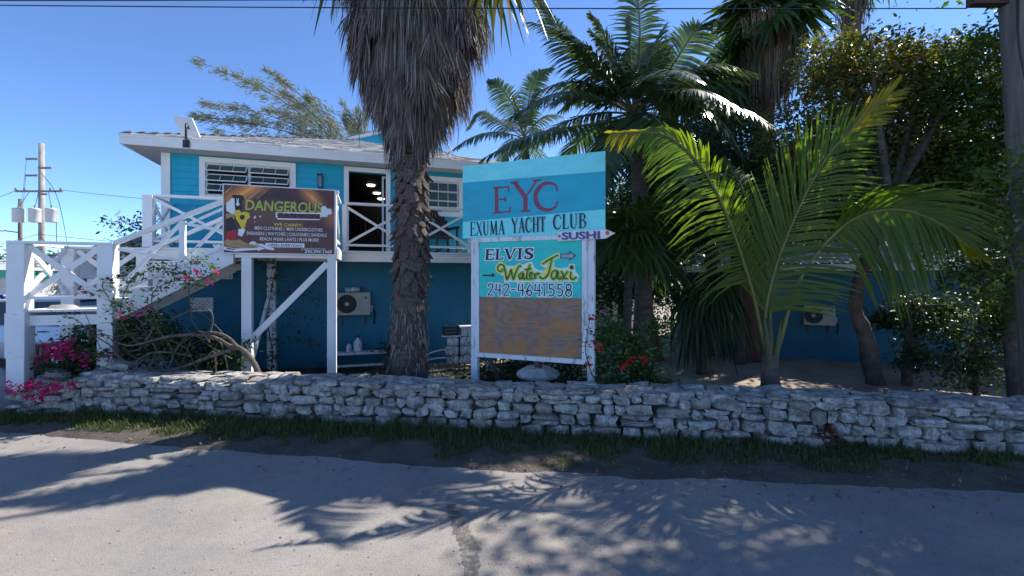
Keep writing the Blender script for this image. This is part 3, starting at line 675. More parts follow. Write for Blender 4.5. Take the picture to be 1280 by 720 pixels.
# ------------------------------------------------------------ shop banner on the landing rail
BW, BH = 1.85, 1.215
ban = thing('shop_banner', 'brown printed clothing shop banner fixed to the landing rail', 'banner', HW(-1.90, -.075, 2.645), HR)
def banner_mat():
    m, t, b = nt('banner_print'); b.inputs['Roughness'].default_value = .35
    tc = node(t, 'ShaderNodeTexCoord'); sx = node(t, 'ShaderNodeSeparateXYZ'); t.links.new(tc.outputs['Object'], sx.inputs[0])
    def mth(op, a, c=None):
        n = node(t, 'ShaderNodeMath', operation=op)
        for i, q in enumerate((a, c)):
            if q is None: continue
            if isinstance(q, (int, float)): n.inputs[i].default_value = q
            else: t.links.new(q, n.inputs[i])
        return n.outputs[0]
    X, Z = sx.outputs[0], sx.outputs[2]
    base = ramp(t, noise(t, 1.6, 3), [(.35, (.045, .010, .009)), (.65, (.15, .026, .018))])
    d1 = mth('ABSOLUTE', mth('SUBTRACT', mth('MULTIPLY', mth('SUBTRACT', X, .30), .75), mth('SUBTRACT', Z, 1.08)))
    r1 = mth('MULTIPLY', ramp(t, d1, [(0, (1,) * 3), (.06, (.6,) * 3), (.26, (0,) * 3)]), ramp(t, Z, [(.80, (0,) * 3), (1.1, (1,) * 3)]))
    d2 = mth('ABSOLUTE', mth('ADD', mth('MULTIPLY', mth('SUBTRACT', X, 1.50), .8), mth('SUBTRACT', Z, 1.03)))
    r2 = mth('MULTIPLY', ramp(t, d2, [(0, (1,) * 3), (.05, (.6,) * 3), (.24, (0,) * 3)]), ramp(t, mth('ABSOLUTE', mth('SUBTRACT', X, 1.46)), [(0, (1,) * 3), (.28, (0,) * 3)]))
    e = mth('SQRT', mth('ADD', mth('POWER', mth('SUBTRACT', X, .85), 2.), mth('POWER', mth('MULTIPLY', mth('SUBTRACT', Z, .72), 1.9), 2.)))
    r3 = ramp(t, e, [(.1, (.55,) * 3), (.65, (0,) * 3)])
    c = mixc(t, r3, base, (.20, .095, .04)); c = mixc(t, r1, c, (1, .36, .07)); c = mixc(t, r2, c, (1, .38, .08))
    e2 = mth('SQRT', mth('ADD', mth('POWER', mth('SUBTRACT', X, 1.83), 2.), mth('POWER', mth('SUBTRACT', Z, .70), 2.)))
    c = mixc(t, ramp(t, e2, [(0, (.7,) * 3), (.25, (0,) * 3)]), c, (.55, .18, .08))
    t.links.new(c, b.inputs['Base Color']); return m
MB().box(0, BW, -.012, 0, 0, BH).build('panel', banner_mat(), ban)
mb = MB().box(-.02, 0, -.025, .01, -.02, BH + .02).box(BW, BW + .02, -.025, .01, -.02, BH + .02).box(0, BW, -.025, .01, BH, BH + .02).box(0, BW, -.025, .01, -.02, 0); mb.build('frame', alu, ban)
def flat(name, c, rough=.5): return mat(name, c, rough=rough)
pr_white, pr_black, pr_yel, pr_red, pr_tan = flat('print_white', (.78, .78, .80)), flat('print_black', (.012, .012, .016)), flat('print_yellow', (.75, .56, .03)), flat('print_red', (.42, .012, .02)), flat('print_tan', (.45, .25, .11))
pr_lime = mat('print_lime', (.60, .58, .04), (.42, .46, .03), 9); pr_grey = flat('print_grey', (.32, .30, .22)); pr_pur = flat('print_purple', (.25, .05, .10)); pr_maroon = flat('print_maroon', (.20, .035, .025))
def pic(name, m, polys, y):
    k = Ink(y)
    for p in polys: k.poly([(q[0] * BW, (1 - q[1]) * BH) for q in p])
    return k.build(name, m, ban)
Y0 = -.0135
pic('streak', mat('print_streak', (.62, .5, .42)), [[(.01, .11), (.072, .01), (.076, .01), (.014, .12)], [(.21, .19), (.31, .04), (.315, .04), (.215, .195)], [(.28, .19), (.37, .05), (.374, .05), (.285, .19)]], Y0)
pic('white_shirt', pr_white, [[(.02, .27), (.075, .19), (.10, .20), (.10, .40), (.085, .45), (.02, .38)]], Y0 - .001)
pic('brown_shorts', pr_tan, [[(.015, .43), (.075, .42), (.105, .47), (.07, .53), (.02, .50)]], Y0 - .0012)
pic('dark_trousers', pr_black, [[(.02, .50), (.07, .47), (.11, .62), (.095, .70), (.02, .72)], [(.085, .45), (.095, .45), (.13, .60), (.12, .63)]], Y0 - .0017)
pic('black_shirt', pr_black, [[(.06, .16), (.10, .135), (.115, .145), (.13, .135), (.165, .15), (.175, .22), (.155, .22), (.155, .36), (.095, .36), (.09, .20)]], Y0 - .003)
pic('shirt_emblem', pr_white, [[(.105, .19), (.112, .19), (.117, .23), (.122, .19), (.129, .19), (.124, .24), (.135, .28), (.118, .31), (.102, .28), (.112, .24)]], Y0 - .0035)
pic('yellow_shirt', pr_yel, [[(.085, .38), (.13, .36), (.15, .40), (.175, .385), (.215, .40), (.225, .47), (.20, .50), (.175, .64), (.155, .645), (.105, .50)]], Y0 - .004)
pic('shirt_print', pr_black, [[(.135, .46), (.15, .43), (.175, .44), (.18, .48), (.16, .51), (.14, .50)]], Y0 - .0045)
pic('white_tag', pr_white, [[(.125, .65), (.17, .64), (.185, .66), (.155, .76), (.12, .74)]], Y0 - .005)
pic('red_shorts', pr_red, [[(.02, .70), (.095, .655), (.115, .72), (.10, .81), (.05, .83), (.02, .80)]], Y0 - .0055)
pic('sole', pr_white, [[(.0, .91), (.10, .94), (.26, .925), (.31, .93), (.31, .95), (.2, .965), (.10, .985), (.0, .96)], [(.215, .86), (.24, .825), (.27, .83), (.285, .86), (.33, .86), (.44, .93), (.44, .95), (.40, .965), (.30, .97)]], Y0 - .006)
pic('tan_shoe', pr_tan, [[(.005, .83), (.03, .80), (.045, .82), (.09, .82), (.13, .80), (.20, .86), (.28, .88), (.31, .915), (.26, .93), (.15, .935), (.07, .92), (.005, .89)]], Y0 - .0068)
pic('shoe_trim', pr_pur, [[(.305, .955), (.36, .935), (.43, .955), (.40, .968), (.31, .97)], [(.02, .925), (.09, .945), (.10, .965), (.03, .95)]], Y0 - .0072)
k = Ink(Y0 - .0074)
for q in range(5): k.stroke([((.09 + q * .035) * BW, (1 - .845 - q * .012) * BH), ((.12 + q * .034) * BW, (1 - .905 - q * .004) * BH)], .008)
k.stroke([(.30 * BW, .115 * BH), (.36 * BW, .07 * BH)], .012); k.stroke([(.27 * BW, .14 * BH), (.33 * BW, .09 * BH)], .01); k.build('shoe_lace', pr_maroon, ban)
T = lambda s, cx, zt, h, m, w, **kw: txt(s, cx * BW, (1 - zt) * BH, h * BH, m, ban, width=w * BW, align='C', **kw)
T('DANGEROUS', .538, .375, .165, pr_black, .715, y=Y0 - .001, bold=.02, shear=.08); T('DANGEROUS', .533, .365, .165, pr_grey, .705, y=Y0 - .002, bold=.028, shear=.08); T('DANGEROUS', .532, .362, .155, pr_lime, .695, y=Y0 - .003, bold=.004, shear=.08)
pic('white_brush', pr_white, [[(.452, .375), (.60, .365), (.75, .36), (.875, .35), (.875, .27), (.885, .25), (.915, .245), (.925, .28), (.97, .29), (.975, .37), (.94, .38), (.93, .415), (.87, .42), (.86, .47), (.70, .475), (.56, .485), (.47, .485), (.452, .44)]], Y0 - .0035)
pic('brush_fill', pr_maroon, [[(.462, .39), (.86, .375), (.865, .455), (.47, .465)]], Y0 - .0042)
T('FASHION', .665, .452, .072, pr_black, .37, y=Y0 - .0052, bold=.03)
T('WE CARRY:', .565, .585, .048, pr_yel, .265, y=Y0 - .001, bold=.015)
for s_, cx, zt, w in (('MEN CLOTHING |  MEN UNDERCLOTHES', .575, .665, .62), ('SNEAKERS | WATCHES | COLOGNES | SANDALS', .56, .745, .73), ('BEACH WEAR | HATS | PLUS MORE!', .58, .825, .54)):
    T(s_, cx, zt, .066, pr_white, w, y=Y0 - .001, bold=.004)
pic('white_strip', pr_white, [[(.36, .845), (.715, .84), (.715, .905), (.36, .91)]], Y0 - .001)
T('OPEN EVERYDAY!', .54, .90, .042, pr_black, .31, y=Y0 - .002, bold=.015)
T('CONTACT US:', .80, .945, .036, pr_white, .23, y=Y0 - .001, shear=.25); T('242-395-1368', .845, .985, .044, pr_white, .26, y=Y0 - .001, shear=.2, bold=.02)
pic('white_fleck', pr_white, [[(.255, .47), (.275, .43), (.275, .47), (.26, .49)], [(.30, .445), (.325, .435), (.315, .465)], [(.26, .53), (.27, .52), (.268, .54)]], Y0 - .001)
# ------------------------------------------------------------ roadside yacht club sign
SA = math.atan2(-.373, .928)
sg = thing('yacht_club_sign', 'tall painted roadside yacht club sign with taxi notice and bare plywood', 'sign', (-.813, 7.59, 0), SA)
ply = None
def plywood():
    m, t, b = nt('weathered_plywood'); b.inputs['Roughness'].default_value = .75
    ct = noise(t, .85, 2.5, .45, stretch=(.8, 1, 2.4)); mu = node(t, 'ShaderNodeMath', operation='MULTIPLY'); t.links.new(ct, mu.inputs[0]); mu.inputs[1].default_value = 95
    sn = node(t, 'ShaderNodeMath', operation='SINE'); t.links.new(mu.outputs[0], sn.inputs[0]); ma = node(t, 'ShaderNodeMath', operation='MULTIPLY_ADD'); t.links.new(sn.outputs[0], ma.inputs[0]); ma.inputs[1].default_value = .5; ma.inputs[2].default_value = .5
    c = ramp(t, ma.outputs[0], [(.0, (.255, .155, .105)), (.5, (.29, .185, .13)), (1, (.315, .21, .155))])
    c = mixc(t, ramp(t, noise(t, 5, 8, .7, stretch=(.5, 1, 7)), [(.4, (.55,) * 3), (.6, (0,) * 3)]), c, (.20, .125, .09))
    c = mixc(t, ramp(t, noise(t, 2.6, 5, .6), [(.47, (0,) * 3), (.64, (.85,) * 3)]), c, (.46, .19, .05))
    c = mixc(t, ramp(t, noise(t, 3.4, 5, .6, stretch=(1, 1, 1.5)), [(.55, (0,) * 3), (.75, (.7,) * 3)]), c, (.30, .24, .21))
    c = mixc(t, ramp(t, noise(t, 34, 2, .5), [(.76, (0,) * 3), (.79, (.8,) * 3)]), c, (.6, .6, .58))
    t.links.new(c, b.inputs['Base Color']); bump(t, b, ma.outputs[0], .2, .003); return m
aqua = mat('pale_aqua_paint', (.20, .76, .78), (.16, .66, .69), 2.5, .5, .08, 40, stretch=(1, 1, 3)); teal = mat('deep_teal_paint', (.004, .39, .52), (.006, .33, .45), 2.5, .5, .08, 40, stretch=(1, 1, 3))
green = mat('sea_green_paint', (.010, .60, .52), (.015, .49, .43), 2.5, .5, .08, 40, stretch=(1, 1, 3)); eyc_red = mat('faded_red_paint', (.26, .06, .10), (.21, .055, .10), 6); navy = mat('navy_paint', (.012, .022, .06))
for x in (.19, 2.16): MB().box(x - .058, x + .058, .0, .09, -.05, 2.87).build('post', white_old, sg, bevel=.006)
MB().bar((.35, .12, 1.0), (.45, .75, -.02), .09, .04, (1, 0, 0)).build('prop', wood_grey, sg)
MB().bar((1.2, .12, 1.0), (1.25, .9, -.02), .09, .09, (1, 0, 0)).build('prop', wood_grey, sg)
MB().box(.225, 2.12, -.045, -.0005, .87, .945).build('frame_rail', white_old, sg, bevel=.004); MB().box(.2, 2.14, -.045, -.0005, 2.775, 2.848).build('frame_rail', white_old, sg, bevel=.004)
for x0 in (.225, 2.035): MB().box(x0, x0 + .075, -.045, -.0005, .946, 2.774).build('frame_stile', white_old, sg, bevel=.004)
MB().box(.301, 2.034, -.025, -.001, .946, 1.868).build('plywood_panel', plywood(), sg)
MB().box(.301, 2.034, -.028, -.001, 1.870, 2.774).build('taxi_board', green, sg)
brd = MB().box(-.005, 2.385, -.035, -.012, 2.851, 4.07).build('club_board', aqua, sg)
MB().add([(-.0055, -.0355, 3.13), (2.3855, -.0355, 3.205), (2.3855, -.0355, 3.77), (-.0055, -.0355, 3.79), (-.0055, -.036, 3.13), (2.3855, -.036, 3.205), (2.3855, -.036, 3.77), (-.0055, -.036, 3.79)], [(4, 5, 6, 7)]).build('teal_band', teal, sg)
k = Ink(-.038)
write(k, 'E', .55, 3.24, .43, 1.0, .066, gap=.0); write(k, 'Y', .885, 3.24, .49, 1.10, .072); write(k, 'C', 1.255, 3.235, .44, 1.16, .072); k.build('lettering', eyc_red, sg)
k = Ink(-.038); write(k, 'EXUMA', .135, 2.885, .235, .585, .026, gap=.12); write(k, 'YACHT', .885, 2.905, .24, .52, .026, gap=.12); write(k, 'CLUB', 1.585, 2.932, .23, .66, .028, gap=.12); k.build('lettering', navy, sg)
# taxi board writing: white ground, colour, then black
yA, yB, yC = -.0285, -.031, -.0345
ink_w, ink_y, ink_g = flat('sign_white', (.74, .80, .80)), flat('sign_yellow', (.80, .72, .10)), flat('sign_green', (.16, .48, .05))
k = Ink(yA); write(k, 'ELVIS', .41, 2.485, .168, 1.27, .040, grow=.035, gap=.14, slant=.05); k.build('lettering_outline', ink_w, sg)
k = Ink(yC); write(k, 'ELVIS', .41, 2.485, .168, 1.27, .042, gap=.14, slant=.05); k.build('lettering', navy, sg)
k = Ink(yA); write(k, '242-4641558', .452, 1.898, .19, 1.0, .016, grow=.035, gap=.10); k.build('lettering_outline', ink_w, sg)
k = Ink(yC); write(k, '242-4641558', .452, 1.898, .19, 1.0, .018, gap=.10); k.build('lettering', navy, sg)
ox, oz = .61, 2.165; SX, SZ = .875, .83
SCRIPT = [  # Water Taxi
 [(.13, .21), (.10, .15), (.04, .17), (.03, .24), (.08, .29), (.15, .26), (.18, .16), (.20, .04), (.22, .0), (.26, .08), (.30, .18), (.32, .08), (.345, .0), (.39, .12), (.43, .22), (.47, .255), (.50, .24)],
 [(.535, .105), (.50, .12), (.465, .09), (.455, .04), (.48, .005), (.52, .03), (.54, .10), (.54, .03), (.565, .0), (.59, .03)],
 [(.67, .29), (.635, .18), (.605, .06), (.62, .005), (.655, .01)], [(.565, .175), (.62, .19), (.70, .20)],
 [(.66, .05), (.70, .07), (.715, .11), (.69, .13), (.665, .09), (.67, .03), (.70, .0), (.745, .03)],
 [(.755, .12), (.765, .05), (.775, .0)], [(.77, .05), (.80, .10), (.83, .11), (.845, .08)],
 [(1.09, .41), (1.05, .24), (1.02, .11), (.96, .03), (.89, .015), (.845, .05)], [(.90, .285), (1.02, .36), (1.20, .455)],
 [(1.19, .13), (1.13, .16), (1.08, .11), (1.075, .04), (1.11, .0), (1.16, .04), (1.19, .13), (1.19, .04), (1.22, .0), (1.26, .05)],
 [(1.24, .15), (1.27, .12), (1.30, .03), (1.345, .005), (1.36, .03)], [(1.375, .15), (1.33, .09), (1.28, .01), (1.25, .0)],
 [(1.43, .14), (1.42, .06), (1.435, .01), (1.48, .0), (1.53, .045)]]
SCRIPT = [[(a * SX, b * SZ) for a, b in q] for q in SCRIPT]
k = Ink(yA)
k.poly([(ox + a * SX, oz + b * SZ) for a, b in ((-.02, .25), (.06, .34), (.14, .33), (.21, .26), (.35, .25), (.47, .31), (.54, .28), (.60, .31), (.71, .33), (.75, .22), (.84, .17), (.93, .16), (.97, .20), (.86, .27), (1.20, .50), (1.26, .42), (1.13, .36), (1.12, .22), (1.26, .20), (1.38, .22), (1.40, .28), (1.50, .28), (1.51, .14), (1.58, .06), (1.54, -.05), (1.2, -.05), (.80, -.06), (.16, -.06), (.15, .06), (.06, .11), (.0, .15))])
k.build('lettering_ground', ink_w, sg)
k = Ink(yB)
for s_ in SCRIPT: k.stroke([(ox + a, oz + b) for a, b in s_], .062, .01, smooth=len(s_) * 6)
for p in ([(1.08, .36), (1.03, .20), (.93, .07)], [(.2, .12), (.26, .12), (.40, .2)]): k.stroke([(ox + a * SX, oz + b * SZ) for a, b in p], .08)
k.build('lettering_yellow', ink_y, sg)
k = Ink(yB - .0055)
for i, s_ in enumerate(SCRIPT): k.stroke([(ox + a + .008, oz + b - .004) for a, b in s_], .036, smooth=len(s_) * 6)
k.build('lettering_green', ink_g, sg)
k = Ink(yB - .0095)
for s_ in SCRIPT: k.stroke([(ox + a, oz + b) for a, b in s_], (.010, .019, .013), smooth=len(s_) * 6)
k.poly(arc(ox + 1.445 * SX, oz + .215 * SZ, .026, .026, 0, 340, 14)); k.build('lettering', flat('sign_black', (.01, .012, .012)), sg)
k = Ink(yA); k.poly([(ox + a, oz + b) for a, b in arc(1.445 * SX, .215 * SZ, .045, .045, 0, 340, 14)]); k.build('lettering_yellow', ink_y, sg)
k = Ink(yB); k.poly([(.36, 2.24), (.36, 2.212), (.53, 2.212), (.53, 2.185), (.60, 2.226), (.53, 2.27), (.53, 2.24)]); k.build('arrow', flat('sign_black_arrow', (.01, .015, .02)), sg)
k = Ink(yB); k.poly([(1.69, 2.555), (1.69, 2.485), (1.835, 2.482), (1.835, 2.445), (1.945, 2.52), (1.835, 2.60), (1.835, 2.557)]); k.build('arrow', flat('sign_black_arrow_edge', (.02, .02, .05)), sg)
k = Ink(yC); k.poly([(1.703, 2.543), (1.703, 2.497), (1.847, 2.494), (1.847, 2.47), (1.92, 2.52), (1.847, 2.573), (1.847, 2.545)]); k.build('arrow', flat('sign_lilac_arrow', (.33, .33, .42)), sg)
# arrow board
t_ = .02
ap_ = [(1.665, 2.745), (2.40, 2.765), (2.54, 2.838), (2.40, 2.90), (1.665, 2.888)]
mb = MB().add([(x, -.075, z) for x, z in ap_] + [(x, -.05, z) for x, z in ap_], [(0, 1, 2, 3, 4), (9, 8, 7, 6, 5)] + [(i, i + 5, (i + 1) % 5 + 5, (i + 1) % 5) for i in range(5)])
ar = mb.build('arrow_board', mat('arrow_board_paint', (.72, .73, .73), (.60, .57, .54), 8), sg)
txt('SUSHI', 1.735, 2.762, .115, flat('sushi_pink', (.36, .10, .20)), ar, width=.585, y=-.0765, bold=.035); txt('SUSHI', 1.728, 2.767, .115, flat('sushi_blue', (.03, .06, .28)), ar, width=.58, y=-.0785, bold=.02)
k = Ink(-.0765); k.poly(arc(1.695, 2.825, .02, .024, 0, 340, 14)); k.poly(arc(2.425, 2.845, .03, .033, 0, 340, 14)); k.build('dot', flat('sushi_dot', (.45, .09, .03)), ar)
# ------------------------------------------------------------ plants: materials and generators
lf_coco = leafmat('coconut_leaf', [(.045, .095, .012), (.07, .13, .016), (.11, .16, .02), (.08, .12, .02)], .55, (3.0, 2.8, .5), .5, .45)
lf_coco_y = leafmat('coconut_leaf_tip', [(.13, .17, .015), (.24, .22, .018), (.38, .28, .02), (.17, .19, .02)], .55, (2.3, 2.1, .4), .35, .5)
lf_coco_far = leafmat('far_coconut_leaf', [(.035, .070, .028), (.05, .09, .03), (.065, .10, .04), (.10, .11, .05)], .3, (1.8, 2.0, .9), .3, .6)
lf_fan = leafmat('fan_leaf', [(.025, .055, .015), (.04, .075, .018), (.06, .09, .025)], .32, (2.0, 2.2, .6), .35, .5)
lf_fan_y = leafmat('yellowing_fan_leaf', [(.07, .10, .02), (.16, .16, .03), (.35, .22, .04)], .35, (1.7, 1.7, .5))
lf_dead = leafmat('dead_frond', [(.11, .09, .08), (.16, .135, .12), (.23, .20, .185), (.33, .30, .28), (.07, .053, .045), (.14, .11, .095)], .12, (1.2, 1.1, 1.0), .8, .15)
lf_brown = leafmat('brown_dead_frond', [(.13, .09, .06), (.20, .145, .10), (.07, .05, .035), (.28, .22, .165)], .2, (1.2, 1.1, .9), .8, .15)
lf_big = leafmat('almond_leaf', [(.05, .085, .018), (.08, .11, .022), (.11, .12, .03), (.13, .105, .04), (.09, .065, .03)], .38, (2.2, 2.1, .6), .4, .45)
lf_dark = leafmat('dark_evergreen_leaf', [(.022, .045, .016), (.035, .06, .02), (.05, .075, .025)], .28, (1.8, 2.0, .7), .4, .4)
lf_grn = leafmat('mid_green_leaf', [(.04, .085, .018), (.06, .11, .022), (.085, .13, .03)], .36, (2.0, 2.2, .6), .4, .4)
lf_shrub = leafmat('hibiscus_leaf', [(.035, .075, .02), (.05, .095, .022), (.07, .11, .03)], .3, (1.8, 2.0, .6), .35, .5)
lf_cas = leafmat('casuarina_needle', [(.17, .20, .14), (.24, .255, .18), (.14, .17, .12), (.31, .28, .20)], .3, (1.2, 1.2, .9), .7, .2)
fl_mag = leafmat('magenta_bract', [(.55, .02, .14), (.62, .035, .20), (.45, .012, .09)], .4, (1.3, 1.1, 1.2), .6, .2)
fl_red = leafmat('red_petal', [(.60, .015, .02), (.5, .01, .015)], .35, (1.3, 1.1, 1.1), .5, .2)
grass_m = leafmat('grass_blade', [(.035, .065, .018), (.05, .085, .022), (.075, .10, .03), (.12, .115, .05), (.20, .165, .10)], .3, (1.6, 1.8, .7), .6, .2)
rachis_m = mat('frond_rib', (.17, .15, .035), (.10, .11, .03), 5, .5); stem_m = mat('grey_twig', (.17, .13, .10), (.085, .065, .05), 14, .95, .9, 45, .02)
rib_dark = mat('old_frond_rib', (.14, .13, .06), (.10, .09, .04), 5, .6)
STRIP = [(0, 1, 3, 2), (2, 3, 5, 4), (4, 5, 7, 6)]
def A3(v): return np.array([v[0], v[1], v[2]], float)
def frond_arr(ctrl, nrm, L, n=70, w=.04, a0=72, a1=28, droop=.25, start=.12, lift=.12, jit=1., curl=0., am=(1, 1), lm=(1, 1), dm=(1, 1), dtip=1.):
    c = crv(ctrl, n + 1); out = []
    nrm = Vector(nrm).normalized()
    for i in range(int(start * n), n + 1):
        t = i / n; T = (c[min(i + 1, n)] - c[max(i - 1, 0)]).normalized()
        N_ = (nrm - T * nrm.dot(T)).normalized(); Sd = T.cross(N_)
        u = max(0, (t - start) / (1 - start))
        l = L * (.45 + .55 * math.sin(math.pi * min(1, u * 1.05 + .22)) ** .8) * (1 - .45 * u ** 4)
        for sg in (-1, 1):
            h_ = 0 if sg < 0 else 1
            a = R((a0 + (a1 - a0) * u ** 1.3) * am[h_] + random.gauss(0, 3.5 * jit)); ll = l * lm[h_] * random.uniform(.86, 1.08)
            d = (T * math.cos(a) + Sd * (sg * math.sin(a)) + N_ * (lift + random.gauss(0, .05 * jit))).normalized()
            wv = (T - d * T.dot(d)); wv = wv.normalized() if wv.length > .05 else Sd
            dr = droop * dm[h_] * (1 + (dtip - 1) * u) * random.uniform(.7, 1.35); q = []
            for s_, k in ((0, .55), (.38, 1.), (.74, .75), (1., .08)):
                p = c[i] + d * (s_ * ll) + Vector((0, 0, -1)) * (dr * ll * s_ ** 2.0) - N_ * (curl * ll * s_ ** 2)
                q += [p - wv * (w * k / 2), p + wv * (w * k / 2)]
            out.append([tuple(x) for x in q])
    return np.array(out), c
def frond(parent, ctrl, nrm, L, m=None, rm=None, rr=.022, tip=None, name='frond', **kw):
    arr, c = frond_arr(ctrl, nrm, L, **kw)
    o = None
    if tip:                    # the yellowing outer leaflets are a part of the frond
        k = int(len(arr) * tip[0]); o = np_mesh(name, arr[:k], 4, m or lf_coco, parent, True, STRIP)
        np_mesh('leaf_tip', arr[k:], 4, tip[1], o, True, STRIP)
    else: o = np_mesh(name, arr, 4, m or lf_coco, parent, True, STRIP)
    n = len(c); MB().tube(c[::3] + [c[-1]], [rr * (1 - .85 * i / (n / 3)) + .003 for i in range(len(c[::3]) + 1)], 6).build('rib', rm or rachis_m, o, smooth=True)
    return o
def auto_ctrl(b, az, el, L, droop, n=6):
    d = Vector((math.cos(R(az)) * math.cos(R(el)), math.sin(R(az)) * math.cos(R(el)), math.sin(R(el)))); b = Vector(b)
    return [b + d * (L * i / (n - 1)) + Vector((0, 0, -droop * L * (i / (n - 1)) ** 2.2)) for i in range(n)]
def fan_arr(hub, D, N_, r, n=30, spread=290, droop=.15, fold=.12, w=None):
    D = Vector(D).normalized(); N_ = Vector(N_); N_ = (N_ - D * N_.dot(D)).normalized(); Sd = D.cross(N_); hub = Vector(hub); out = []
    w = w or 2 * math.pi * r * .5 * spread / 360 / n * 1.1
    for i in range(n):
        a = R(-spread / 2 + spread * (i + .5) / n); d = D * math.cos(a) + Sd * math.sin(a); wv = (-D * math.sin(a) + Sd * math.cos(a)) + N_ * (.55 if i % 2 else -.55); wv.normalize()
        rr = r * (1 - .22 * abs(a) / math.pi) * random.uniform(.9, 1.06); dr = droop * random.uniform(.6, 1.8); q = []
        for s_, k in ((.03, .08), (.5, 1.), (.75, .62), (1., .06)):
            p = hub + d * (s_ * rr) - N_ * (fold * rr * abs(math.sin(a)) * s_) + Vector((0, 0, -1)) * (dr * rr * max(0, s_ - .35) ** 1.6 * 2)
            q += [p - wv * (w * k / 2), p + wv * (w * k / 2)]
        out.append([tuple(x) for x in q])
    return np.array(out)
def fan_leaf(parent, b, az, el, pet, r, m, nrm=None, droop=.15, name='fan_leaf', **kw):
    d = Vector((math.cos(R(az)) * math.cos(R(el)), math.sin(R(az)) * math.cos(R(el)), math.sin(R(el)))); b = Vector(b); h = b + d * pet - Vector((0, 0, .12 * pet))
    up = Vector(nrm) if nrm else Vector((0, 0, 1)) + Vector((random.gauss(0, .3), random.gauss(0, .3), 0))
    d2 = (d - Vector((0, 0, .35))).normalized()
    o = np_mesh(name, fan_arr(h, d2, up, r, droop=droop, **kw), 4, m, parent, False, STRIP)
    MB().tube([b, b + d * pet * .5, h], [.022, .016, .012], 5).build('stalk', rachis_m if m is not lf_dead else rib_dark, o, smooth=True); return o
def trunk(parent, pts, rad, m, n=14, rough=.03, name='trunk', fr=3.):
    c = crv(pts, 40); rs = np.interp(np.linspace(0, 1, 40), np.linspace(0, 1, len(rad)), rad)
    mb = MB(); mb.tube(c, list(rs), n)
    for i, v in enumerate(mb.v):
        p = Vector(v); k = i // n; ax = c[min(k, 39)]; d = (p - ax); q = mn.noise(p * fr) * rough * 2 + mn.noise(p * fr * 3.1) * rough
        mb.v[i] = tuple(p + d.normalized() * q)
    return mb.build(name, m, parent, smooth=True)
def leaf_part(name, pts, size, m, parent, **kw): return np_mesh(name, leaves_at(pts, size, **kw), 4, m, parent, **({} if name in ('crown', 'flower') else {'kind': 'stuff'}))
def limbs(parent, root, targets, r0, m, name='limb'):
    for t in targets:
        t = Vector(t); root = Vector(root); mid = root.lerp(t, .5) + Vector((random.gauss(0, .2), random.gauss(0, .2), random.uniform(0, .25)))
        MB().tube(crv([root, mid, t], 9), list(np.linspace(r0, r0 * .2, 9)), 7).build(name, m, parent, smooth=True)
def base(t, *pts):             # points relative to a thing's base
    return [Vector(p) - Vector(t.location) for p in pts]
def tree_thing(name, label, cat, loc, group=None): return thing(name, label, cat, loc, 0, group)
# ------------------------------------------------------------ the shaggy fan palm before the house
PX, PY = -1.81, 7.85
pl = tree_thing('shaggy_palm', 'tall fan palm with a huge skirt of grey dead fronds before the house', 'palm tree', (PX, PY, 0))
trunk(pl, [(.02, 0, -.05), (.0, 0, .3), (0, 0, 1.2), (.03, 0, 2.5), (.08, 0, 4), (.1, 0, 7.6)], [.47, .38, .32, .285, .25, .225, .225, .22, .21], palm_bark, 26, .022)
fib = []
for _ in range(520):           # fibres clinging to the lower trunk
    z = random.uniform(.3, 1.75); a = random.uniform(0, 6.283); r = float(np.interp(z, [0, .5, 1.2, 2], [.45, .375, .33, .30])); l = random.uniform(.08, .25); w = random.uniform(.005, .012)
    ca, sa = math.cos(a), math.sin(a); wv = np.array([-sa, ca, 0]) * w
    p0 = np.array([ca * r, sa * r, z]); p1 = np.array([ca * (r + .015), sa * (r + .015), z - l * .5]) + rng.normal(0, .008, 3); p2 = np.array([ca * (r + .03), sa * (r + .03), z - l]) + rng.normal(0, .02, 3)
    fib.append([p0 - wv, p0 + wv, p1 - wv, p1 + wv, p2 - wv * .3, p2 + wv * .3])
np_mesh('trunk_fibre', np.array(fib), 4, lf_dead, pl, False, STRIP[:2], kind='stuff')
def boot_mesh(i):
    r = random.Random(i + 50); w, h = r.uniform(.08, .115), r.uniform(.20, .30); vs = []
    for k, (s_, ww, out) in enumerate(((0, .8, 0), (.35, 1, .025), (.7, .75, .055 + r.uniform(0, .03)), (1, .22, .09 + r.uniform(0, .06)))):
        for x, y in ((-1, 0), (-.5, .02), (.5, .02), (1, 0)): vs.append((x * w * ww + r.gauss(0, .008), -(y + out), -s_ * h + r.gauss(0, .01)))
    n = len(vs); fs = []
    for k in range(3):
        for q in range(3): a = k * 4 + q; fs.append((a, a + 1, a + 5, a + 4))
    vs2 = [(x * .85, y + .035, z) for x, y, z in vs]; fs2 = [tuple(reversed([a + n for a in f])) for f in fs]
    rim = [(0, 4), (4, 8), (8, 12), (12, 13), (13, 14), (14, 15), (15, 11), (11, 7), (7, 3)]
    me = bpy.data.meshes.new('leaf_base'); me.from_pydata(vs + vs2, [], fs + fs2 + [(a, b, b + n, a + n) for a, b in rim]); me.materials.append(boot_m); me.update(); return me
BM_ = [boot_mesh(i) for i in range(6)]
cnt = 0
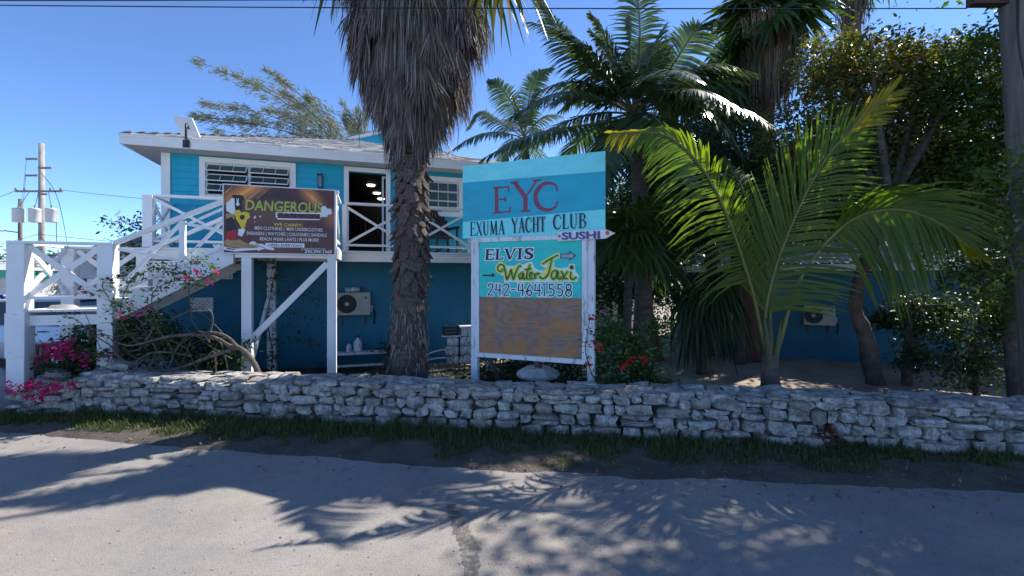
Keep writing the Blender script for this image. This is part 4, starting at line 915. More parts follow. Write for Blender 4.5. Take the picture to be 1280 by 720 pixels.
for ring in range(27):
    z = 1.80 + ring * .1; nb = 9; r = float(np.interp(z, [1.5, 2.5, 4.4], [.28, .255, .23]))
    for k in range(nb):
        a = 2 * math.pi * (k + (ring % 2) * .5 + random.gauss(0, .12)) / nb
        if math.sin(a) > .45: continue                    # not on the side turned to the house
        o = bpy.data.objects.new('leaf_base', random.choice(BM_)); COL.objects.link(o); o.parent = pl
        flip = z < 2.45 and random.random() < .5
        o.location = (math.cos(a) * r + .04, math.sin(a) * r, z + random.gauss(0, .04)); s_ = random.uniform(.55, 1.1)
        o.rotation_euler = (random.gauss(.12, .16) + (2.5 if flip else 0), random.gauss(0, .22), a + math.pi / 2 + random.gauss(0, .15)); o.scale = (s_, s_, s_ * random.uniform(.8, 1.2)); cnt += 1
# dead skirt
sk_ = []
ENVZ = [4.15, 4.4, 4.75, 5.1, 5.6, 6.2, 7.0, 7.8]; ENVR = [.30, .42, .62, .84, 1.02, 1.18, 1.24, 1.1]
for f in range(900):
    a = random.uniform(0, 6.283); lob = 1 + .10 * math.sin(a * 3 + 1) + .07 * math.sin(a * 7) + .04 * math.sin(a * 13)
    rr = random.uniform(.2, 1.22) ** .8; zend = float(np.interp(rr, ENVR[:7], ENVZ[:7])) + random.triangular(-.35, 1.0, .05)
    if random.random() < .35: zend += random.uniform(0, 2.2)
    hang = random.uniform(.6, 1.3); fl = random.gauss(.02, .05); da = random.gauss(0, .05); sp = random.uniform(.04, .13)
    for k in range(22):
        aa = a + random.gauss(0, sp); zb = max(4.0, zend + random.triangular(-.12, .55, 0)); zt = zend + hang; w = random.uniform(.004, .012); q = []
        tw = random.uniform(-.9, .9); off = random.gauss(0, .035); ben = random.gauss(0, .03)
        for s_, kk in ((0, .8), (.4, 1), (.75, .8), (1, .1)):
            z = zt + (zb - zt) * s_; r = rr * lob * (.80 + .20 * min(1, s_ * 1.8)) + off + fl * s_ ** 2 + ben * s_ ** 3
            ca, sa = math.cos(aa + da * s_), math.sin(aa + da * s_)
            p = np.array([ca * r + .08, sa * r, z])
            wv = np.array([-sa * math.cos(tw) + ca * math.sin(tw), ca * math.cos(tw) + sa * math.sin(tw), 0]) * w * kk
            q += [p - wv, p + wv]
        sk_.append(q)
np_mesh('dead_skirt', np.array(sk_), 4, lf_dead, pl, False, STRIP, kind='stuff')
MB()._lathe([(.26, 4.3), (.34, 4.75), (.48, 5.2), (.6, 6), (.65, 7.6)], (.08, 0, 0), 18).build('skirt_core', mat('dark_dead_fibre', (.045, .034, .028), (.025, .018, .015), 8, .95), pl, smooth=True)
random.seed(77)
for i in range(75):              # folded dead fans caught in the skirt
    a = random.uniform(3.3, 6.1) if i % 4 else random.uniform(0, 6.283); z = random.uniform(4.9, 7.2); r_ = float(np.interp(z - .5, ENVZ, ENVR)) * random.uniform(.9, 1.06)
    hub = Vector((math.cos(a) * r_ * .86 + .08, math.sin(a) * r_ * .86, z)); D_ = Vector((math.cos(a) * .16 + random.gauss(0, .1), math.sin(a) * .16, -1))
    fa = fan_arr(hub, D_, (math.cos(a), math.sin(a), .1), random.uniform(.45, .8), n=13, spread=random.uniform(40, 85), droop=.1, fold=random.uniform(-.3, .3))
    np_mesh('dead_fan', fa, 4, lf_dead if i % 3 else lf_brown, pl, False, STRIP)
for i in range(6):               # single strands dangling free
    a = random.choice((2.6, 3.0, 3.4, .2, -.2)) + random.gauss(0, .2); z = random.uniform(4.9, 5.6); r = float(np.interp(z, ENVZ, ENVR)) * 1.05
    MB().tube([(math.cos(a) * r, math.sin(a) * r, z), (math.cos(a) * r * 1.05, math.sin(a) * r, z - .3), (math.cos(a) * r * 1.02, math.sin(a) * r, z - .65)], [.008, .007, .004], 5).build('strand', rib_dark, pl)
for i in range(13): fan_leaf(pl, (.08, 0, 7.75), i * 360 / 13 + random.uniform(-8, 8), random.uniform(5, 50), random.uniform(.8, 1.2), 1.0, lf_fan, droop=.35)
q = base(pl, P(420, -60, 7.7), P(628, -45, 7.6))
fan_leaf(pl, (q[0].x + .5, q[0].y, q[0].z + .05), 185, -8, .35, .95, lf_fan, nrm=(-.2, -.9, .3), droop=.5)
fan_leaf(pl, (q[1].x - .35, q[1].y, q[1].z + .02), -20, -12, .35, .98, lf_fan_y, nrm=(.3, -.9, .3), droop=.55); fan_leaf(pl, (q[1].x - .6, q[1].y + .2, q[1].z + .2), -10, -25, .3, .9, lf_fan, nrm=(.1, -.9, .3), droop=.6)
# ------------------------------------------------------------ young coconut palm in front on the right
cp = tree_thing('young_coconut_palm', 'young coconut palm with long arching sunlit fronds just behind the wall', 'palm tree', (4.04, 7.0, 0))
b_ = Vector(cp.location)
trunk(cp, [(0, 0, -.05), (0, 0, .4), (-.01, 0, .75), (-.02, 0, 1.0)], [.17, .15, .12, .09], palm_bark, 14, .012)
for i, (dx, a) in enumerate(((-.07, -.2), (.07, .25), (0, 0), (.03, -.1), (-.04, .12))):
    MB().tube(crv([(dx * .4, (i - 2) * .02, .55), (dx, (i - 2) * .03, 1.0), (dx + a * .35, (i - 2) * .04, 1.55)], 8), [.065, .06, .055, .05, .045, .04, .033, .026], 8).build('leaf_stalk', mat('green_leaf_stalk_%d' % i, (.085, .10, .022), (.06, .055, .022), 6, .6), cp, smooth=True)
def fr(pts, nrm, L, **kw): return frond(cp, [Vector(P(*p)) - b_ for p in pts], nrm, L, **kw)
fr([(963, 440, 7.0), (957, 390, 6.95), (982, 300, 6.8), (1035, 195, 6.65), (1112, 118, 6.5)], (-.25, -1, .15), 1.3, n=120, w=.040, a0=66, a1=20, droop=.10, am=(.60, 1.05), dm=(.2, 2.6), lm=(1.05, .9), start=.25, lift=.16, tip=(.80, lf_coco_y), rr=.028)
fr([(957, 440, 7.0), (935, 345, 6.8), (893, 235, 6.5), (838, 172, 6.3), (768, 166, 6.1)], (-.25, -1, .25), .85, n=112, w=.040, a0=72, a1=26, droop=.3, start=.24, lift=.05, am=(1.0, .55), dm=(1.6, 1.0), lm=(1, .75), tip=(.84, lf_coco_y), rr=.026)
fr([(972, 440, 7.0), (1000, 350, 6.75), (1055, 282, 6.45), (1112, 262, 6.2), (1166, 275, 6.05), (1215, 312, 5.95)], (.12, -1, .1), 1.42, n=116, w=.044, a0=80, a1=16, droop=.85, start=.36, lift=.1, am=(.42, 1.0), dm=(.7, 1.3), lm=(.85, .54), dtip=.35, tip=(.86, lf_coco_y), rr=.028)
fr([(962, 440, 7.0), (950, 320, 7.3), (930, 240, 7.7), (905, 200, 8.3)], (.1, -1, .5), .9, n=60, w=.034, droop=.3, start=.2)
fr([(961, 430, 7.0), (966, 340, 7.0), (972, 262, 7.0), (976, 225, 7.0)], (-.2, -1, .1), .42, n=50, w=.03, a0=24, a1=12, droop=.02, start=.3)
# ------------------------------------------------------------ coconut palms behind
def coconut(name, label, base_, crown, nf, L, pix, Zc, m=lf_coco_far, seed=1, els=(75, 45, 15, -15), tr=(.2, .16, .15), n=78):
    random.seed(seed); t = tree_thing(name, label, 'palm tree', base_, 'coconut palms behind the house')
    c = Vector(crown) - Vector(base_)
    trunk(t, [(0, 0, -.05), c * .33 + Vector((.15, 0, 0)), c * .66 + Vector((.12, 0, 0)), c], tr, palm_bark, 14, .012)
    for k in range(nf):
        az = k * 137.5 + random.uniform(-15, 15); el = els[k % len(els)] + random.uniform(-9, 9)
        frond(t, auto_ctrl(c, az, el, L * random.uniform(.85, 1.1), .28 + .25 * (el < 50)), (0, -.15, 1), L * .26, m=m, rm=rib_dark, n=n, w=.046, droop=.42, start=.16, lift=.05)
    for pts, nr in pix: frond(t, [Vector(P(*p)) - Vector(base_) for p in pts], nr, L * .27, m=m, rm=rib_dark, n=88, w=.046, droop=.4, start=.14, lift=.02)
    for k in range(5): a = k * 1.257; MB()._lathe([(.02, -.13), (.09, -.07), (.105, 0), (.08, .08), (.02, .12)], (c.x + math.cos(a) * .2, c.y + math.sin(a) * .2, c.z - .22), 10).build('coconut', mat('coconut_husk_%s_%d' % (name, k), (.10, .09, .03), (.07, .05, .025), 5), t, smooth=True)
    return t
cA = P(792, 142, 9.2)
coconut('coconut_palm', 'tallest coconut palm with wide dark crown rising above the club sign', (2.62, 9.35, 0), cA, 26, 2.75,
        [([(792, 142, 9.20), (760, 90, 8.89), (715, 45, 8.59), (665, 28, 8.36)], (-.3, -.4, .9)), ([(792, 142, 9.20), (740, 85, 9.20), (700, 40, 9.20), (668, -10, 9.20)], (-.2, -.6, .7)),
         ([(792, 142, 9.20), (735, 118, 8.82), (690, 118, 8.43), (640, 145, 8.20)], (-.1, -.3, 1)), ([(790, 150, 9.20), (720, 158, 8.59), (660, 170, 8.13), (604, 198, 7.82)], (-.1, -.25, 1)),
         ([(792, 142, 9.20), (800, 60, 9.20), (795, -10, 9.20), (770, -60, 9.20)], (.1, -1, .2)), ([(792, 142, 9.20), (835, 90, 9.05), (868, 40, 8.89), (890, 25, 8.74)], (.4, -.5, .7)), ([(792, 142, 9.20), (815, 88, 8.66), (835, 110, 8.28), (838, 160, 8.05)], (.2, -.6, .6)), ([(792, 142, 9.20), (855, 128, 8.82), (900, 150, 8.59), (925, 190, 8.43)], (.2, -.3, .9))], 12, seed=3)
coconut('coconut_palm', 'smaller coconut palm with pale fronds standing left behind the club sign', (.6, 16.5, 0), P(655, 172, 16), 9, 2.3,
        [([(655, 172, 16), (620, 165, 15.6), (590, 172, 15.3), (562, 190, 15)], (-.1, -.4, .9)), ([(655, 172, 16), (640, 130, 16), (622, 105, 16), (612, 100, 16)], (-.4, -.6, .5)), ([(655, 172, 16), (662, 120, 16), (672, 95, 16), (690, 85, 16)], (.1, -1, .2)), ([(655, 172, 16), (620, 150, 16.3), (600, 140, 16.3), (585, 160, 16.3)], (-.2, -.5, .8))], 16, seed=5, m=lf_coco_far, n=50)
# ------------------------------------------------------------ fan palms on the right
def fan_palm(name, label, base_, crown, nf, r, m, tm, tr, els, skirt=None, seed=1, pet=.7, group=None, droop=.3):
    random.seed(seed); t = tree_thing(name, label, 'palm tree', base_, group); c = Vector(crown) - Vector(base_)
    trunk(t, [(0, 0, -.05), c * .33, c * .66, c], tr, tm, 16, .02)
    for k in range(nf):
        az = k * 137.5 + random.uniform(-12, 12); el = els[k % len(els)] + random.uniform(-8, 8)
        fan_leaf(t, c, az, el, pet * random.uniform(.8, 1.2), r * random.uniform(.85, 1.1), m, droop=droop, n=26)
    if skirt:
        sr, sh, n = skirt; q = []
        for _ in range(n):
            a = random.uniform(0, 6.283); z0 = random.uniform(-.5, 0) * sh; l = random.uniform(.5, 1) * sh * .6; w = random.uniform(.015, .035); rr = sr * random.uniform(.45, 1); ca, sa = math.cos(a), math.sin(a); wv = np.array([-sa, ca, 0]) * w * .7; e = []; fl_ = random.gauss(.1, .28)
            for s_, kk in ((0, .7), (.35, 1), (.7, .8), (1, .1)):
                R_ = rr * (1 - .35 * s_ * (.4 - z0 / sh)) * (1 + fl_ * s_ * s_); p = A3(c) + np.array([ca * R_, sa * R_, z0 - l * s_]) + rng.normal(0, .02, 3); e += [p - wv * kk, p + wv * kk]
            q.append(e)
        np_mesh('dead_skirt', np.array(q), 4, lf_brown, t, False, STRIP, kind='stuff')
    return t
fan_palm('fan_palm', 'tall fan palm with shaggy brown neck and a reddish trunk beside the blue wall', (6.3, 12.0, 0), P(962, 20, 12), 22, 1.25, lf_fan, palm_red, [.33, .28, .27, .26, .25], (60, 30, 5, -25), (.85, 2.6, 1700), seed=11)
fan_palm('fan_palm', 'distant fan palm with only its brown dead crown showing over the leafy tree', (10.7, 14.5, 0), P(1066, -18, 14), 9, .9, lf_fan, palm_bark, [.3, .26, .24], (60, 30, 10), (.55, 1.5, 280), seed=12)
fan_palm('fan_palm', 'low dark fan palm right behind the red flowering bush', (3.75, 12.2, 0), P(800, 296, 11.2), 15, 1.0, lf_fan, palm_red, [.40, .22, .2, .19], (50, 15, -10, -35, 30), (.4, .8, 120), seed=13, pet=.75)
fan_palm('fan_palm', 'small drooping fan palm whose dark leaves hang to the sandy yard', (4.4, 10.4, 0), P(876, 352, 10.3), 13, .85, lf_dark, palm_bark, [.14, .1, .09], (-15, -45, -60, 5, -70), None, seed=14, pet=.4, droop=.9)
fan_palm('fan_palm', 'dark fan palm crown between the tallest coconut palm and the shaggy necked fan palm', (5.75, 12.9, 0), P(892, 100, 12.6), 18, 1.15, lf_fan, palm_bark, [.28, .22, .2, .19], (45, 15, -15, -40, 0), None, seed=16, pet=.8, droop=.5)
fl = thing('fan_palm', 'mid height bright fan palm catching sun just right of the club sign board', 'palm tree', (2.2, 8.55, 0)); random.seed(15)
MB().tube([(0, 0, -.03), (0, 0, 1.2), (0.04, 0, 3.1)], [.10, .08, .07], 10).build('trunk', palm_bark, fl, smooth=True)
for az, el in ((-60, 60), (-110, 35), (20, 40), (180, 45), (-30, 0), (-140, -10), (90, 50), (-75, -25), (10, -15), (-95, 10), (150, 10), (-20, 65)): fan_leaf(fl, (0.04, 0, 3.05), az, el, .5, .8, lf_grn if el > 20 else lf_fan, droop=.35, n=28)
# ------------------------------------------------------------ broad-leaved trees
def broad(name, label, base_, blobs, n, size, m, trunk_pts, tr, cat='tree', group=None, clump=34, spread=.24, nl=7, shell=.5, bm=None, **kw):
    t = tree_thing(name, label, cat, base_, group); bl = [(b[0] - base_[0], b[1] - base_[1], b[2] - base_[2], *b[3:]) for b in blobs]
    tp = base(t, *trunk_pts)
    trunk(t, tp, tr, bm or bark, 12, .015); pts = blob_points(bl, n, clump, spread, shell)
    leaf_part('crown', pts, size, m, t, **kw)
    tw = MB()
    for i in range(nl * 6):
        b0 = bl[i % len(bl)]; d = Vector((random.gauss(0, 1), random.gauss(0, 1), random.gauss(.2, 1))).normalized(); c0 = Vector(b0[:3])
        e0 = c0 + Vector((d.x * b0[3], d.y * b0[4], d.z * b0[5])) * random.uniform(.8, 1.08); m0 = c0.lerp(e0, .5) + Vector((random.gauss(0, .1), 0, random.gauss(0, .1)))
        tw.tube([c0, m0, e0], [tr[-1] * .22, tr[-1] * .14, .004], 4, False)
    tw.build('twig', bm or bark, t, kind='stuff')
    limbs(t, tp[-1], [Vector(bl[i % len(bl)][:3]) + Vector((random.gauss(0, .5), random.gauss(0, .3), random.gauss(0, .4))) for i in range(nl)], tr[-1] * .8, bm or bark); return t
random.seed(21)
b8 = lambda px, py, Z, rx, ry, rz: (*P(px, py, Z), rx, ry, rz)
broad('almond_tree', 'big leafy tree with brownish green crown on the right over the wall', (7.45, 9.3, 0),
      [b8(1150, 150, 9.0, 1.45, 1.0, 1.25), b8(1075, 110, 8.8, 1.1, .9, 1.0), b8(1035, 90, 9.4, .8, .8, .8), b8(1205, 95, 8.9, .95, .9, .8), b8(1100, 235, 9.0, 1.4, .9, .95), b8(1190, 240, 8.7, 1.1, .9, 1.05), b8(1000, 190, 9.8, 1.1, .8, 1.1), b8(1105, 85, 9.0, 1.0, .7, .6), b8(1160, 85, 9.1, .7, .6, .5), b8(1050, 200, 9.4, 1.3, .9, 1.2), b8(1150, 200, 9.5, 1.5, .9, 1.35)],
      48000, .105, lf_big, [(7.55, 9.3, -.05), (7.3, 9.2, .9), (6.9, 9.0, 1.7), (6.9, 8.6, 2.8), (7.0, 8.3, 3.6)], [.17, .14, .12, .11, .09], nl=15, spread=.17, clump=34)
broad('leafy_tree', 'dense dark leafy tree behind the coconut palm left of the leafy crown', (5.9, 11.6, 0), [b8(895, 215, 11, 1.4, 1, 1.2), b8(860, 260, 11, 1.2, 1, .9), b8(950, 250, 11, 1.3, 1, 1.1), b8(880, 240, 11.6, 1.5, 1, 1.3), b8(850, 190, 11.8, .8, .7, .8), b8(895, 165, 11.6, 1.0, .8, .8), (5.4, 10.4, 3.7, 1.2, 1.0, .8), (7.0, 10.2, 3.7, 1.3, 1.0, .8), (4.2, 11.5, 3.3, 1.0, .8, .8)], 46000, .10, lf_dark, [(5.9, 11.6, -.05), (5.8, 11.5, 1.5), (5.6, 11.3, 3.2)], [.15, .12, .1], spread=.2)
broad('leafy_tree', 'green leafy tree hanging in from the right edge beside the timber pole', (8.6, 7.6, 0), [b8(1235, 265, 7.6, .75, .8, .9), b8(1290, 200, 7.6, 1.0, 1., 1.1), b8(1225, 345, 7.7, .55, .6, .5), b8(1290, 350, 7.6, .9, .9, .9), b8(1268, 225, 5.85, .32, .25, .45), b8(1262, 320, 5.85, .35, .25, .4), b8(1285, 270, 5.8, .3, .3, .4), (8.5, 7.6, 5.6, 1.1, 1.2, 1.0), (9.4, 7.0, 4.6, 1.4, 1.4, 1.4)], 26000, .10, lf_grn, [(8.6, 7.6, -.05), (8.5, 7.6, 1.2), (8.5, 7.6, 2.6)], [.14, .11, .09], spread=.2)
broad('shade_tree', 'wide tree beyond the right edge shading the road', (9.6, 5.9, 0), [(8.4, 5.9, 6.6, 1.5, 1.0, .9), (9.6, 6.3, 5.6, 1.6, 1.4, 1.3), (11.5, 6.6, 6.2, 1.8, 1.4, 1.4), (8.6, 5.6, 7.6, 1.6, 1.2, .9)], 14000, .12, lf_grn, [(9.6, 5.9, -.05), (9.6, 5.9, 2), (9.7, 6.0, 4)], [.2, .17, .14], spread=.26)
broad('shade_tree', 'tall unseen tree outside the right edge whose high crown shades the road', (11.6, 8.8, 0), [(8.2, 8.6, 8.9, 1.5, 1.0, .9), (10.4, 8.8, 9.0, 1.7, 1.2, 1.1), (12.4, 8.6, 8.6, 1.6, 1.3, 1.2), (9.4, 7.8, 8.7, 1.4, .9, .9), (11.2, 7.4, 8.4, 1.6, 1.1, 1.1), (7.6, 7.4, 8.0, 1.2, .8, .6)], 15000, .14, lf_grn, [(11.6, 8.8, -.05), (11.6, 8.8, 3), (11.2, 8.7, 7)], [.3, .24, .18], spread=.22, clump=60)  # out of view, put in for the shade its crown casts on the road
for i, (lab, bl, bs) in enumerate((('background tree filling the gap between the fan palm and the blue wall', [(3.4, 17, 3.0, 1.9, 1.4, 2.4), (3.3, 13.2, 4.3, 1.3, .8, 1.1), (4.6, 14, 4.8, 1.2, .8, .9), (5.6, 17, 3.6, 2.2, 1.4, 2.5)], (4.2, 17, 0)), ('background tree rising just behind the right part of the white eave', [(9.6, 14.4, 4.6, 2.2, 1.2, 2.0), (12.2, 13.4, 4.8, 2.2, 1.2, 2.0), (7.6, 15.4, 4.6, 1.6, 1.1, 1.8)], (10.2, 15, 0)), ('background tree behind the white eave right of the coconut trunk', [(9.0, 16.2, 4.0, 2.6, 1.5, 3.0), (11.8, 15.5, 4.2, 2.6, 1.5, 3.2)], (10, 16.4, 0)), ('background tree standing furthest right behind the blue wall', [(15.0, 14, 4.2, 2.8, 1.6, 3.2), (18.5, 12.5, 4, 2.8, 2, 3.2)], (16, 14.5, 0)))):
    broad('background_tree', lab, bs, bl, 26000, .17, lf_dark, [(bs[0], bs[1], -.05), (bs[0], bs[1], 1.5), (bs[0] + .2, bs[1], 3)], [.2, .17, .14], group='background trees on the right', spread=.32)
broad('slender_tree', 'slender dark shrub tree with a leafy column against the blue wall', (8.1, 9.2, 0), [b8(1150, 385, 9.1, .38, .35, .45), b8(1145, 435, 9.1, .3, .3, .5), b8(1175, 395, 9.1, .3, .3, .4)], 2600, .10, lf_dark, [(8.1, 9.2, -.05), (8.15, 9.2, .9), (8.2, 9.15, 1.6)], [.10, .08, .06], spread=.13, nl=4)
broad('shrub', 'dark shrub by the timber pole at the right edge of the yard', (8.6, 8.3, 0), [b8(1222, 420, 8.3, .55, .45, .6), b8(1250, 380, 8.3, .45, .4, .5), b8(1215, 465, 8.3, .5, .4, .35)], 4200, .09, lf_dark, [(8.6, 8.3, -.05), (8.6, 8.3, .5), (8.6, 8.3, .9)], [.06, .05, .04], cat='shrub', spread=.15, nl=5)
broad('rosette_plant', 'thin stemmed plant with a dark leaf rosette in front of the blue wall', (7.95, 10.1, 0), [b8(1112, 400, 10, .28, .28, .22)], 500, .16, lf_dark, [(7.95, 10.1, -.05), (7.9, 10.1, .7), (8.4, 10.0, 1.3)], [.03, .025, .02], cat='plant', spread=.1, nl=3)
broad('leafy_tree', 'dark bush with glints of light between trunks at the back of the sandy yard', (4.8, 13.4, 0), [(4.75, 13.2, 1.2, .7, .5, .9), (5.3, 13.4, 1.9, .7, .5, .7), (4.2, 13.6, 2.3, .7, .5, .6)], 3600, .11, lf_dark, [(4.8, 13.4, -.05), (4.8, 13.4, .6), (4.8, 13.4, 1.1)], [.08, .06, .05], spread=.18, nl=4)
broad('shrub', 'low dark shrub spreading on the ground behind the club sign', (.6, 9.4, 0), [(-.3, 9.3, .35, .6, .4, .35), (.6, 9.5, .4, .7, .4, .4), (1.4, 9.2, .4, .6, .4, .4), (.9, 8.4, .25, .5, .3, .25)], 5200, .08, lf_dark, [(.6, 9.4, -.05), (.6, 9.4, .2), (.62, 9.4, .35)], [.04, .035, .03], cat='shrub', spread=.13, nl=5)
broad('small_tree', 'small light leaved tree beyond the staircase at the left', (-10.2, 12.2, 0), [b8(172, 310, 12, .45, .5, .75), b8(150, 278, 12, .35, .3, .2), b8(165, 345, 12, .6, .5, .5), b8(200, 270, 12.5, .3, .3, .35)], 1500, .11, lf_grn, [(-10.2, 12.2, -.05), (-10.1, 12.2, 1.5), (-10.1, 12.2, 2.6)], [.07, .06, .04], spread=.17, clump=16, nl=6)
broad('background_tree', 'grey green trees far off behind the lower stair landing', (-27, 30, 0), [(-34, 31, 2.6, 2, 1.5, 2.4), (-31, 30, 2.2, 1.8, 1.2, 1.8), (-27, 30, 1.8, 1.6, 1.2, 1.6)], 4000, .25, lf_grn, [(-27, 30, -.05), (-27, 30, .8), (-27, 30, 1.5)], [.2, .17, .14], spread=.4)
# ------------------------------------------------------------ wind-swept casuarinas behind the roof
def casuarina(label, base_, tips, root, Z, nb, seed):
    random.seed(seed); t = tree_thing('casuarina_tree', label, 'tree', base_, 'casuarina trees behind the roof'); r0 = P(*root, Z) - Vector(base_)
    trunk(t, [(0, 0, -.05), r0 * .4 + Vector((.3, 0, 0)), r0 * .8 + Vector((.2, 0, 0)), r0], [.3, .24, .17, .12], bark, 10, .02); N_ = []
    for (px, py, bend, den) in tips:
        e = P(px, py, Z + random.uniform(-1.2, 1.2)) - Vector(base_); m_ = r0.lerp(e, .5) + Vector((0, random.gauss(0, .3), bend)); c = crv([r0, m_, e], 24)
        MB().tube(c[::2], list(np.linspace(.032, .005, len(c[::2]))), 6).build('branch', bark, t, smooth=True)
        dirn = (e - r0).normalized()
        for k in range(int(nb * den)):
            u = random.random() ** .8 * .97 + .03; i = min(int(u * 23), 22); p = c[i].lerp(c[i + 1], u * 23 - i); th_ = (1 - u) * .55 + .06
            if mn.noise(Vector((u * 14, px * .1, 0))) < -.12: continue
            off = Vector((random.gauss(0, th_ * .55), random.gauss(0, th_ * .55), random.gauss(-.03, th_ * .6))); s_ = p + off
            for _ in range(4):
                d = (dirn * random.uniform(.5, 1.2) + Vector((random.gauss(0, .3), random.gauss(0, .3), random.gauss(-.12, .32)))).normalized(); L = random.uniform(.12, .32); w = Vector((random.gauss(0, 1), random.gauss(0, .3), random.gauss(0, 1))).normalized() * .022
                q = s_ + Vector((random.gauss(0, .06), random.gauss(0, .06), random.gauss(0, .06))); e2 = q + d * L - Vector((0, 0, .04)); N_.append([tuple(q - w), tuple(q + w), tuple(e2 + w * .3), tuple(e2 - w * .3)])
    np_mesh('foliage', np.array(N_), 4, lf_cas, t, kind='stuff'); return t
casuarina('wind swept casuarina tree with feathery branches leaning left above the grey roof', (-6.5, 20, 0), [(242, 74, .5, 1.6), (292, 92, .5, .6), (327, 82, .4, 1.1), (256, 128, .3, 1.1), (222, 142, .2, 1.2), (245, 160, .1, 1.0), (385, 122, .4, .8), (350, 110, .2, .8), (300, 150, .2, 1.2), (330, 135, .2, 1.4), (410, 150, .2, .6)], (432, 186), 20, 200, 31)
casuarina('small casuarina tree showing between the roof gable and the shaggy palm', (-6.6, 23, 0), [(428, 128, .1, .9), (447, 132, 0, .8), (462, 120, 0, .7), (432, 150, 0, .7)], (455, 185), 22, 200, 32)
# ------------------------------------------------------------ bushes and vines along the wall
def vine(parent, pts, m, n, size, rad=.012, spread=.07, name='stem', flower=None, leafn='leaf_spray'):
    c = crv(pts, max(8, 6 * len(pts))); MB().tube(c, list(np.linspace(rad, rad * .4, len(c))), 6).build(name, stem_m, parent, smooth=True)
    i = rng.integers(0, len(c), n); p = np.array([A3(x) for x in c])[i] + rng.normal(0, spread, (n, 3))
    if n: leaf_part(leafn, p, size, m, parent)
def blossom(parent, centres, r, n, size, m, name='flower'):
    for c in centres: leaf_part(name, np.array(A3(c)) + rng.normal(0, r, (n, 3)), size, m, parent, aspect=.8, droop=0)
random.seed(41)
bg_ = thing('bougainvillea', 'magenta flowering bougainvillea sprawling below the lower stair landing', 'bush', (-6.3, 7.75, 0)); q0 = Vector(bg_.location)
bl = [b8(125, 440, 7.9, .65, .35, .45), b8(185, 420, 7.9, .55, .3, .45), b8(235, 438, 7.9, .6, .3, .36), b8(278, 440, 8.0, .4, .25, .35), b8(95, 455, 7.6, .35, .25, .25)]
leaf_part('foliage', blob_points([(b[0] - q0.x, b[1] - q0.y, b[2], *b[3:]) for b in bl], 9500, 30, .12, .3), .075, lf_dark, bg_)
for pts, n in (([(150, 440), (120, 420), (95, 400), (75, 395)], 60), ([(170, 430), (150, 395), (165, 350), (205, 335), (235, 345)], 420), ([(200, 420), (190, 370), (215, 352), (250, 350), (268, 335), (240, 320)], 360), ([(90, 450), (70, 440), (50, 450), (35, 470), (28, 490)], 300), ([(140, 445), (100, 440), (75, 455), (60, 480)], 380), ([(140, 380), (128, 355), (150, 345)], 60), ([(240, 400), (236, 360), (240, 318)], 40), ([(170, 390), (150, 380), (130, 392)], 70)):
    vine(bg_, [P(x, y, 7.45) - q0 for x, y in pts], lf_grn, n, .068, .009, .06)
for pts in ([(150, 395), (165, 380), (175, 392), (185, 383)], [(232, 348), (248, 343), (262, 352), (270, 340)]): blossom(bg_, [P(x, y, 7.35) - q0 for x, y in pts], .028, 14, .05, fl_mag)
blossom(bg_, [P(x, y, 6.62) - q0 for x, y in ((18, 489), (30, 484), (44, 480), (60, 489), (72, 487), (52, 495), (38, 494), (86, 484), (12, 484), (66, 480))], .04, 24, .055, fl_mag)
vine(bg_, [P(100, 470, 7.1) - q0, P(75, 478, 6.75) - q0, P(45, 486, 6.65) - q0, P(12, 490, 6.6) - q0], lf_grn, 110, .06, .008, .05)
blossom(bg_, [P(x, y, 7.3) - q0 for x, y in ((70, 432), (58, 436), (84, 428), (48, 448), (95, 443), (30, 490), (42, 494), (55, 486), (66, 490), (40, 480), (52, 497), (75, 445), (62, 442), (22, 484), (110, 452), (78, 438), (20, 488))], .045, 26, .06, fl_mag)
blossom(bg_, [P(x, y, 7.4) - q0 for x, y in ((150, 345), (140, 352), (102, 362), (108, 366), (245, 332), (122, 445), (135, 440), (108, 468))], .03, 12, .055, leafmat('dull_bract', [(.25, .02, .06), (.18, .015, .05)], .3, (1.2, 1, 1)))
gs = thing('gnarled_shrub', 'bare gnarled shrub trunk bending left over the wall top with tangled branches', 'shrub', tuple(P(327, 478, 7.35)[:2]) + (.3,)); q1 = Vector(gs.location)
for pts, r0, r1 in (([(328, 482), (318, 455), (303, 437), (285, 432)], .05, .036), ([(290, 434), (262, 420), (215, 420), (165, 432), (140, 425)], .034, .012), ([(292, 436), (262, 446), (215, 462), (165, 462), (138, 432)], .034, .012), ([(300, 437), (282, 420), (258, 416), (262, 428)], .03, .02), ([(262, 418), (266, 400), (262, 388), (245, 386), (215, 398)], .016, .01), ([(240, 445), (205, 440), (180, 445), (150, 470), (140, 472)], .02, .008), ([(225, 460), (190, 470), (160, 455), (145, 440)], .018, .008), ([(185, 462), (195, 440), (190, 425)], .012, .006), ([(210, 462), (222, 435), (240, 420)], .012, .006), ([(255, 450), (268, 440), (270, 470)], .012, .008), ([(180, 430), (192, 408), (182, 398)], .012, .01)):
    c = crv([P(x, y, 7.35 + random.uniform(-.06, .06)) - q1 for x, y in pts], 16); MB().tube(c, list(np.linspace(r0, r1, 16)), 8).build('branch', stem_m, gs, smooth=True)
for i in range(30):
    x, y = random.uniform(140, 290), random.uniform(405, 470); a = random.uniform(-.5, .9); L_ = random.uniform(25, 75); b = random.gauss(0, 14)
    c = crv([P(x, y, 7.42) - q1, P(x - L_ * .5 * math.cos(a), y - L_ * .5 * math.sin(a) + b, 7.4 + random.gauss(0, .08)) - q1, P(x - L_ * math.cos(a), y - L_ * math.sin(a), 7.4) - q1], 8); MB().tube(c, list(np.linspace(.010, .004, 8)), 5).build('twig', stem_m, gs, smooth=True)
